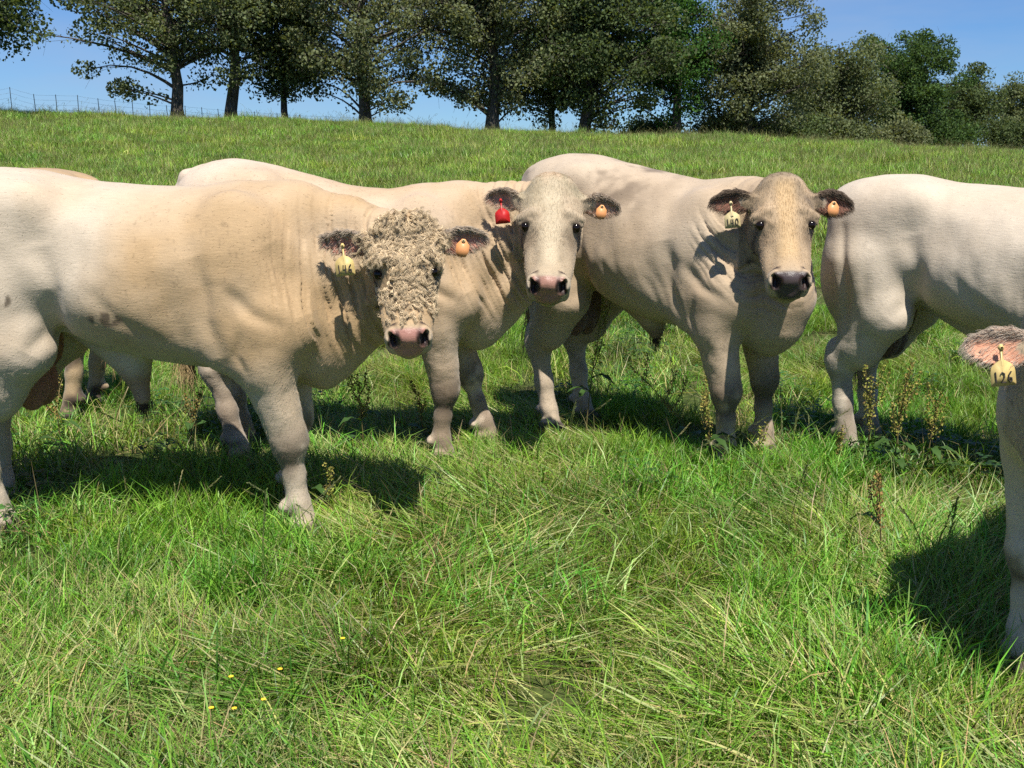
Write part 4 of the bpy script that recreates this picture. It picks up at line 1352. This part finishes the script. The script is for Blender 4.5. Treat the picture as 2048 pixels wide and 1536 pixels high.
def blades(n, R, spread, hmin, hmax, width, lean=.5, curl=1.0, direction=None, segs=3, base_cols=None, tip_fade=.0, flat=0.0):
    """n grass blades as tapered strips; returns verts, quads, colours"""
    ang = R.random(n) * 2 * math.pi
    rad = spread * np.sqrt(R.random(n))
    bx, by = rad * np.cos(ang), rad * np.sin(ang)
    h = hmin + (hmax - hmin) * R.random(n) ** 1.2
    if direction is None:
        da = R.random(n) * 2 * math.pi
    else:
        da = direction + R.normal(0, .35, n)
    dx, dy = np.cos(da), np.sin(da)
    ln = np.abs(R.normal(lean, .30, n)); cl = curl * (.3 + 1.1 * R.random(n))
    s = np.linspace(0, 1, segs + 1)[None, :]
    # angle from vertical grows along the blade
    th = np.clip(ln[:, None] * .8 + cl[:, None] * s ** 1.5 * 1.25, 0, 2.5 if not flat else 1.75)
    if flat: th = np.clip(flat + R.normal(0, .18, n)[:, None] + .25 * s * cl[:, None], .5, 1.72)
    step = h[:, None] / segs
    out = np.concatenate((np.zeros((n, 1)), np.cumsum(np.sin(th[:, :-1]) * step, 1)), 1)
    up = np.concatenate((np.zeros((n, 1)), np.cumsum(np.cos(th[:, :-1]) * step, 1)), 1)
    up = np.maximum(up, .004 + .01 * s)
    side = R.normal(0, .5, n)
    twist = side[:, None] * s ** 2 * h[:, None] * .3
    cx = bx[:, None] + dx[:, None] * out - dy[:, None] * twist
    cy = by[:, None] + dy[:, None] * out + dx[:, None] * twist
    w = width * (.6 + .8 * R.random(n))[:, None] * np.interp(s, (0, .3, .75, 1), (.8, 1, .6, .06)) * .5
    wa = da + math.pi / 2 + R.normal(0, .5, n)
    wx, wy = np.cos(wa)[:, None] * w, np.sin(wa)[:, None] * w
    tz = w * R.normal(0, .45, n)[:, None]
    A = np.stack((cx - wx, cy - wy, up - tz), 2); B = np.stack((cx + wx, cy + wy, up + tz), 2)
    V = np.stack((A, B), 2).reshape(n, -1, 3)
    nv = V.shape[1]
    q = np.array([(2*i, 2*i+1, 2*i+3, 2*i+2) for i in range(segs)])
    Q = (q[None] + (np.arange(n) * nv)[:, None, None]).reshape(-1, 4)
    pal = np.array(base_cols)
    ci = R.choice(len(pal), n, p=[1 / len(pal)] * len(pal))
    c = pal[ci] * (.55 + .75 * R.random((n, 1)))
    C = np.repeat(c[:, None, :], nv, 1)
    sv = np.repeat(s[0], 2)[None, :, None]
    C = C * (1 - .0 * sv) + np.array((.16, .14, .05)) * (1 - sv) ** 3 * .35 * R.random((n, 1, 1))
    return V.reshape(-1, 3), Q, C.reshape(-1, 3)

def merge(ps):
    V, Q, C, o = [], [], [], 0
    for v, q, c in ps:
        V.append(v); Q.append(np.asarray(q) + o); C.append(c); o += len(v)
    return np.concatenate(V), np.concatenate(Q), np.concatenate(C)

GREENS = [(0.136, 0.332, 0.024), (0.179, 0.385, 0.032), (0.23, 0.433, 0.042), (0.103, 0.273, 0.022), (0.282, 0.449, 0.056), (0.167, 0.358, 0.036)]
PALE = [(.40, .45, .14), (.33, .41, .10), (.44, .46, .19), (.27, .37, .08)]
DEEP = [(0.103, 0.241, 0.022), (0.136, 0.289, 0.028), (0.08, 0.193, 0.02), (0.188, 0.321, 0.04)]
FARG = [(0.197, 0.396, 0.036), (0.254, 0.46, 0.046), (0.31, 0.503, 0.06), (0.141, 0.31, 0.03), (0.357, 0.503, 0.075)]
STRAW = [(.48, .40, .18), (.38, .32, .14), (.54, .46, .25)]

def seed_stem(R, h, lean, spike=True):
    a = R.random() * 2 * math.pi
    s = np.linspace(0, 1, 7)
    o = lean * h * s ** 2
    pts = np.stack((np.cos(a) * o, np.sin(a) * o, h * s * (1 - .15 * lean * s)), 1) + np.array((R.normal(0, .03), R.normal(0, .03), 0))
    v, q = tube_mesh(pts, np.linspace(.0016, .0009, 7), 3)
    col = np.array(random.Random(int(R.integers(1e6))).choice([(.16, .20, .06), (.22, .22, .09), (.30, .27, .13)]))
    P = [(v, np.array(q), np.repeat(col[None], len(v), 0))]
    if spike:
        m = 16
        d = pts[-1] - pts[-3]; d /= np.linalg.norm(d)
        for k in range(m):
            f = k / m
            p = pts[-1] - d * (.10 * (1 - f)) * (h / .4)
            si = (-1) ** k
            lat = np.cross(d, R.normal(0, 1, 3)); lat /= np.linalg.norm(lat) + 1e-6
            e = p + d * .012 + lat * .0055
            w = np.cross(d, lat) * .0022
            vv = np.array((p - w * .4, p + w * .4, e + w, e - w))
            P.append((vv, np.array([(0, 1, 2, 3)]), np.repeat((col * 1.15)[None], 4, 0)))
    return merge(P)

def clover(R, n=16):
    P = []
    for _ in range(n):
        a = R.random() * 6.28; r = .09 * math.sqrt(R.random()); h = .04 + .09 * R.random()
        c = np.array((math.cos(a) * r, math.sin(a) * r, h))
        col = np.array((.055, .125, .025)) * (.7 + .6 * R.random())
        for k in range(3):
            b = a + k * 2.09
            d = np.array((math.cos(b), math.sin(b), R.normal(0, .15))); s_ = np.array((-math.sin(b), math.cos(b), R.normal(0, .2)))
            L = .011 + .007 * R.random()
            v = np.array((c, c + d * L + s_ * L * .6, c + d * L * 1.9, c + d * L - s_ * L * .6))
            P.append((v, np.array([(0, 1, 2, 3)]), np.repeat(col[None], 4, 0)))
    return merge(P)

def build_grass():
    R = np.random.default_rng(99)
    tufts = {}
    def add(kind, data): tufts.setdefault(kind, []).append(data)
    for k in range(6):      # lush, upright then arching
        add('lush', blades(52, R, .10, .06, .215, .0044, .32, .95, base_cols=GREENS))
    for k in range(6):      # tangled, strongly arching
        add('tangle', merge((blades(46, R, .11, .08, .24, .0041, .60, 1.5, base_cols=GREENS + PALE[:2]), blades(7, R, .12, .08, .24, .0030, .6, 1.3, base_cols=STRAW))))
    for k in range(5):      # lodged swathes lying one way
        add('lodged', merge((blades(46, R, .13, .12, .28, .0038, base_cols=PALE + GREENS[1:3], direction=0.0, flat=1.22), blades(9, R, .12, .14, .3, .0034, base_cols=STRAW, direction=0.3, flat=1.3),
                             blades(12, R, .12, .08, .2, .004, .5, 1.0, base_cols=GREENS))))
    for k in range(4):      # short grazed turf
        add('short', merge((blades(40, R, .11, .03, .10, .0046, .45, 1.0, segs=2, base_cols=DEEP), blades(10, R, .11, .03, .10, .0034, .7, 1.0, segs=2, base_cols=STRAW))))
    for k in range(5):      # flowering stems
        add('stem', merge([seed_stem(R, .24 + .20 * R.random(), .15 + .7 * R.random()) for _ in range(3)]))
    for k in range(3):      # dry stalks
        add('dry', merge((blades(12, R, .10, .12, .30, .0030, .5, .7, base_cols=STRAW), blades(6, R, .08, .16, .3, .0028, base_cols=STRAW, flat=1.3))))
    for k in range(3):
        add('clover', clover(R))
    for k in range(5):      # wide far tufts
        add('far', merge((blades(70, R, .22, .08, .24, .010, .45, 1.0, segs=2, base_cols=FARG + PALE[:2]), blades(6, R, .22, .16, .36, .006, .4, .6, segs=2, base_cols=STRAW + PALE))))
    protos = bpy.data.collections.new('grass_kinds')          # never linked: only instanced
    kinds = {}
    def sward(kind, rad, mix, aligned=False):
        """a patch of turf: several tufts merged into one mesh"""
        out = []
        for name, n in mix:
            for _ in range(n):
                v, q, c = tufts[name][R.integers(len(tufts[name]))]
                a = R.random() * 2 * math.pi if not (aligned and name == 'lodged') else R.normal(0, .45)
                s = .75 + .5 * R.random()
                th = R.random() * 2 * math.pi; r = rad * math.sqrt(R.random())
                ca, sa = math.cos(a) * s, math.sin(a) * s
                tx, ty = R.normal(0, .10, 2)
                w = np.stack((v[:, 0] * ca - v[:, 1] * sa + r * math.cos(th) + v[:, 2] * tx, v[:, 0] * sa + v[:, 1] * ca + r * math.sin(th) + v[:, 2] * ty, v[:, 2] * s), 1)
                out.append((w, q, c * (.82 + .36 * R.random()) * np.array((1 + R.normal(0, .07), 1, 1))))
        v, q, c = merge(out)
        me = mesh_np('turf', v, q, mats=[M_GRASS], smooth=True, cols=c)
        o = bpy.data.objects.new('k%03d_%s' % (len(protos.objects), kind), me); protos.objects.link(o)
        kinds.setdefault(kind, []).append(len(protos.objects) - 1)
    for k in range(5): sward('lush', .27, (('lush', 12), ('tangle', 4), ('short', 7), ('stem', 1)))
    for k in range(5): sward('tangle', .27, (('tangle', 13), ('lush', 2), ('short', 6), ('dry', 1), ('stem', 1)))
    for k in range(4): sward('lodged', .27, (('lodged', 12), ('tangle', 3), ('short', 5), ('dry', 1)), True)
    for k in range(4): sward('short', .27, (('short', 15), ('tangle', 3), ('clover', 2), ('dry', 1)))
    for k in range(3): sward('thin', .25, (('short', 5), ('dry', 2), ('tangle', 1)))
    for k in range(4): sward('far', .8, (('far', 15), ('tangle', 3), ('stem', 2), ('dry', 1)))
    for k in range(3): sward('crest', .9, (('far', 12), ('tangle', 3), ('stem', 5), ('dry', 2)))
    pts, rots, scls, ids = [], [], [], []
    def scatter(x, y, kind, smin, smax, direction=None, tiltj=.05):
        n = len(x)
        if n == 0: return
        z = gz(x, y)
        pts.append(np.stack((x, y, z - .005), 1))
        rz = R.random(n) * 2 * math.pi if direction is None else direction + R.normal(0, .25, n)
        rots.append(np.stack((R.normal(0, tiltj, n), R.normal(0, tiltj, n), rz), 1))
        scls.append(smin + (smax - smin) * R.random(n))
        ids.append(np.array(kinds[kind])[R.integers(0, len(kinds[kind]), n)])
    def field(y0, y1, cell, margin=1.3):
        """jittered grid inside the seen wedge"""
        hw1 = y1 * .54 + margin
        gx, gy = np.meshgrid(np.arange(-hw1, hw1, cell), np.arange(y0, y1, cell))
        x = gx.ravel() + cell * (R.random(gx.size) - .5) * 1.1; y = gy.ravel() + cell * (R.random(gx.size) - .5) * 1.1
        k = np.abs(x) < y * .54 + margin
        return x[k], y[k]
    def nz(x, y, sc, seed):
        return fbm(np.stack((x, y, np.zeros_like(x)), 1), sc, 3, seed)
    for (y0, y1, cell) in ((1.6, 5.0, .325), (5.0, 9.0, .36), (9.0, 15.0, .44)):
        x, y = field(y0, y1, cell)
        a = nz(x, y, .9, 301); b = nz(x, y, .55, 302)
        bare = sstep(.64, .68, nz(x, y, 1.5, 305))
        bare = np.maximum(bare, np.exp(-((x - .36) / .36) ** 2 - ((y - 3.12) / .26) ** 2) * 1.3)        # thin patch in the foreground
        r = R.random(len(x))
        lodged = (b + .10 * (R.random(len(x)) - .5) > .59)
        lodged |= (np.hypot((x + 1.35) / .70, (y - 3.0) / .45) < 1) & (r < .7)
        lodged |= (np.hypot((x - 1.0) / .50, (y - 2.55) / .25) < 1) & (r < .8)
        thin = (~lodged) & (bare > .45)
        short = (~lodged) & (~thin) & (a + sstep(4.3, 5.3, y) * .12 > .60)
        lush = (~lodged) & (~short) & (~thin) & (a < .5)
        tang = ~(lodged | short | lush | thin)
        f = 1.0 - .20 * float(y0 >= 5)
        scatter(x[lush], y[lush], 'lush', .80 * f, 1.15 * f)
        scatter(x[tang], y[tang], 'tangle', .80 * f, 1.15 * f)
        scatter(x[short], y[short], 'short', .9, 1.2)
        scatter(x[thin], y[thin], 'thin', .8, 1.1)
        scatter(x[lodged], y[lodged], 'lodged', .85 * f, 1.15 * f, direction=nz(x[lodged], y[lodged], .45, 320) * 14)
    for (y0, y1, cell, s0, s1) in ((15, 26, .85, .75, 1.0), (26, 40, 1.0, .9, 1.2), (40, 49, 1.1, .9, 1.3)):
        x, y = field(y0, y1, cell, 2.0)
        k = nz(x, y, .22, 340) + .25 * (R.random(len(x)) - .5) > .60
        scatter(x[~k], y[~k], 'far', s0, s1)
        scatter(x[k], y[k], 'crest', s0 * 1.1, s1 * 1.35)
    x, y = field(49, 57, 1.15, 3.0)
    scatter(x, y, 'crest', .9, 1.45)
    P = np.concatenate(pts); Rt = np.concatenate(rots); S = np.concatenate(scls); I = np.concatenate(ids)
    me = bpy.data.meshes.new('grass')
    me.vertices.add(len(P)); me.vertices.foreach_set('co', P.astype(np.float32).ravel())
    a = me.attributes.new('rot', 'FLOAT_VECTOR', 'POINT'); a.data.foreach_set('vector', Rt.astype(np.float32).ravel())
    a = me.attributes.new('scl', 'FLOAT', 'POINT'); a.data.foreach_set('value', S.astype(np.float32))
    a = me.attributes.new('kid', 'INT', 'POINT'); a.data.foreach_set('value', I.astype(np.int32))
    o = link('grass', me)
    tag(o, 'long green pasture grass with seed stems and flattened swathes', 'grass', kind='stuff')
    ng = bpy.data.node_groups.new('grass_scatter', 'GeometryNodeTree')
    ng.interface.new_socket('Geometry', in_out='INPUT', socket_type='NodeSocketGeometry')
    ng.interface.new_socket('Geometry', in_out='OUTPUT', socket_type='NodeSocketGeometry')
    gi = ng.nodes.new('NodeGroupInput'); go = ng.nodes.new('NodeGroupOutput')
    ip = ng.nodes.new('GeometryNodeInstanceOnPoints')
    ci = ng.nodes.new('GeometryNodeCollectionInfo')
    ci.inputs['Collection'].default_value = protos
    ci.inputs['Separate Children'].default_value = True
    ci.inputs['Reset Children'].default_value = True
    def na(name, typ):
        n = ng.nodes.new('GeometryNodeInputNamedAttribute'); n.data_type = typ; n.inputs['Name'].default_value = name
        return n.outputs['Attribute']
    ng.links.new(gi.outputs[0], ip.inputs['Points'])
    ng.links.new(ci.outputs[0], ip.inputs['Instance'])
    ip.inputs['Pick Instance'].default_value = True
    ng.links.new(na('kid', 'INT'), ip.inputs['Instance Index'])
    ng.links.new(na('rot', 'FLOAT_VECTOR'), ip.inputs['Rotation'])
    ng.links.new(na('scl', 'FLOAT'), ip.inputs['Scale'])
    ng.links.new(ip.outputs[0], go.inputs[0])
    md = o.modifiers.new('scatter', 'NODES'); md.node_group = ng
    print('grass tufts', len(P))
build_grass()
# ------------------------------------------------------------------ dock plants and buttercups
M_DOCK = foliage_mat('dock_leaf', .25, .5, .3, .0, .0)
M_SEED = attr_mat('dock_seed', .8, .1)
M_YEL = plain_mat('yellow_petal', (.78, .52, .03), .5, .15, 60)

def ground_at(u, v):
    """ground point seen at photo pixel (u, v)"""
    t = 3.0
    for _ in range(40):
        p = unproject(u, v, t)
        e = p[2] - float(gz(p[0], p[1]))
        d = unproject(u, v, t + .01)[2] - p[2]
        t -= e / (d / .01) * .9
    return p

def dock(label, u, v, height, lean, seed, nb=4, tone=0.5, leaves=3):
    R = np.random.default_rng(seed)
    p = ground_at(u, v)
    root = empty('dock_plant', p)
    tag(root, label, 'plant', 'dock weeds gone to seed')
    lx, ly = lean
    s = np.linspace(0, 1, 9)
    main = np.stack((lx * s ** 1.4 * height, ly * s ** 1.4 * height, s * height * (1 - .12 * (lx * lx + ly * ly))), 1) + R.normal(0, .004, (9, 3)) * s[:, None]
    stems = [main]
    for k in range(nb):
        f = .40 + .45 * (k + R.random()) / nb
        b = np.array([np.interp(f, s, main[:, a]) for a in range(3)])
        an = R.random() * 6.28; L = height * (.42 - .25 * (f - .4)) * (.7 + .5 * R.random())
        e = b + np.array((math.cos(an) * .38 * L, math.sin(an) * .38 * L, .92 * L))
        stems.append(bez(b, b + np.array((math.cos(an), math.sin(an), .8)) * L * .25, e - (0, 0, .3 * L), e, 6))
    V, Q = join_parts([tube_mesh(st, np.linspace(.0042 if i == 0 else .0026, .0012, len(st)), 5) for i, st in enumerate(stems)])
    link('stem', mesh_np('stem', V, Q, mats=[M_SEED], cols=np.repeat(np.array([[.16, .13, .055]]) * (1 - .3 * tone), len(V), 0)), root)
    # whorls of winged seeds
    pts = []
    for i, st in enumerate(stems):
        L = np.linalg.norm(np.diff(st, axis=0), axis=1).sum()
        a0 = .45 if i == 0 else .15
        for f in np.arange(a0, 1.0, .016 / L):
            b = np.array([np.interp(f, np.linspace(0, 1, len(st)), st[:, a]) for a in range(3)])
            m = int(7 + 4 * R.random())
            r = (.018 + .008 * R.random()) * (1.1 - .75 * f)
            q = R.normal(0, 1, (m, 3)); q /= np.linalg.norm(q, axis=1)[:, None]
            pts.append(b + q * r * np.array((1, 1, .55)) + (0, 0, -.002))
    pts = np.concatenate(pts)
    sv, sq = leaf_quads(pts, .0115, R, .6)
    c0, c1 = np.array((.28, .33, .06)), np.array((.28, .165, .065))
    mixv = np.clip(tone + R.normal(0, .25, len(pts)), 0, 1)[:, None]
    col = (c0 * (1 - mixv) + c1 * mixv) * (.7 + .6 * R.random((len(pts), 1)))
    o = link('seed_head', mesh_np('seed_head', sv, sq, mats=[M_SEED], smooth=False, cols=np.repeat(col, 4, 0)), root)
    o['kind'] = 'stuff'
    # lance-shaped leaves
    for k in range(leaves):
        an = R.random() * 6.28; f = .05 + .4 * R.random()
        b = np.array([np.interp(f, s, main[:, a]) for a in range(3)])
        L = .11 + .09 * R.random(); w = .018 + .010 * R.random()
        n = 7
        uu = np.linspace(0, 1, n)
        d = np.array((math.cos(an), math.sin(an), 0)); sd = np.array((-math.sin(an), math.cos(an), 0))
        mid = b + d * (uu * L)[:, None] * .85 + np.array((0, 0, 1)) * (L * (.75 * uu - .85 * uu ** 2))[:, None]
        wd = w * np.sin(np.clip(uu * .93 + .07, 0, 1) * math.pi) ** .7
        wave = .006 * np.sin(uu * 16 + k)
        A = mid - sd * wd[:, None] + np.array((0, 0, 1)) * (wave + .006)[:, None]; B = mid + sd * wd[:, None] + np.array((0, 0, 1)) * (-wave + .006)[:, None]
        Vv = np.stack((A, mid, B), 1).reshape(-1, 3)
        Qq = [(3*i + j, 3*i + j + 1, 3*i + j + 4, 3*i + j + 3) for i in range(n - 1) for j in (0, 1)]
        lc = np.array((.06, .125, .028)) * (.8 + .4 * R.random())
        link('leaf', mesh_np('leaf', Vv, Qq, mats=[M_DOCK], cols=np.repeat(lc[None], len(Vv), 0)), root)
    return root

DOCKS = [
    ('tall green dock spike rising in front of the tan bull\'s hind leg', 1172, 872, .80, (.12, 0), 1, 2, .15, 3),
    ('reddish dock gone to seed beside the curly bull\'s brisket', 728, 905, .42, (-.05, 0), 2, 6, .65, 4),
    ('leaning brown dock left of the tan bull\'s front leg', 1395, 905, .48, (-.75, .1), 3, 3, .70, 2),
    ('upright brown-green dock touching the tan bull\'s near front hoof', 1418, 950, .42, (-.06, 0), 4, 3, .50, 3),
    ('small green dock between the tan bull\'s front legs', 1520, 945, .24, (-.05, 0), 5, 2, .20, 2),
    ('dark dock stalk under the curly bull by its hind legs', 125, 915, .48, (-.05, 0), 6, 3, .75, 3),
    ('bushy dock left in the clump right of the pale bull\'s hind leg', 1735, 945, .50, (-.03, 0), 7, 6, .35, 4),
    ('tallest dock in the clump under the pale bull\'s belly', 1785, 960, .52, (.05, 0), 8, 6, .45, 4),
    ('rightmost dock in the clump under the pale bull\'s belly', 1850, 950, .42, (.10, 0), 9, 5, .40, 4),
    ('dark reddish dock below the clump, in open grass at right', 1760, 1130, .36, (-.08, 0), 10, 3, .85, 1),
    ('thin dock stalk between the curly bull and the red-tagged bull\'s front legs', 850, 890, .34, (-.15, 0), 11, 3, .70, 3),
    ('spindly dark dock by the red-tagged bull\'s hind leg', 380, 905, .34, (.20, 0), 12, 4, .80, 2),
    ('short dock against the curly bull\'s near front hoof', 655, 1030, .22, (.12, 0), 13, 2, .35, 2),
    ('brown dock growing at the pale bull\'s hind hoof', 1672, 950, .22, (.05, 0), 14, 2, .60, 3),
]
for d in DOCKS: dock(*d)

def buttercup(label, u, v, seed):
    R = np.random.default_rng(seed)
    p = ground_at(u, v + 45)
    root = empty('buttercup', p); tag(root, label, 'flower', 'yellow flowers in the near grass')
    h = .17 + .04 * R.random()
    st = np.array(((0, 0, 0), (.006, 0, h * .5), (.0, .004, h)))
    V, Q = tube_mesh(st, (.0015, .0012, .001), 5)
    link('stem', mesh_np('stem', V, Q, mats=[M_SEED], cols=np.repeat(np.array([[.09, .16, .03]]), len(V), 0)), root)
    parts = []
    for k in range(5):
        a = k * 1.2566 + R.random() * .2
        d = np.array((math.cos(a), math.sin(a), .45)); sd = np.array((-math.sin(a), math.cos(a), 0))
        c = st[2]
        r = .0052
        rows = [c + sd * w_ + d * f_ for f_, w_ in ((.001, -.0015), (.001, .0015), (r * .7, -.0048), (r * .7, .0048), (r * 1.15, -.003), (r * 1.15, .003))]
        parts.append((np.array(rows), [(0, 1, 3, 2), (2, 3, 5, 4)]))
    v, q = join_parts(parts)
    link('bloom', mesh_np('bloom', v, q, mats=[M_YEL]), root)
for k, (u, v, lab) in enumerate([(690, 1371, 'yellow flower farthest from the bottom edge, right of the others'), (567, 1446, 'yellow flower upper right of the cluster at bottom left'), (470, 1452, 'yellow flower upper left of the cluster at bottom left'),
                                 (533, 1483, 'yellow flower in the middle of the cluster at bottom left'), (476, 1510, 'yellow flower low in the cluster at bottom left'), (432, 1530, 'yellow flower nearest the bottom edge at left')]):
    buttercup(lab, u, v, 50 + k)
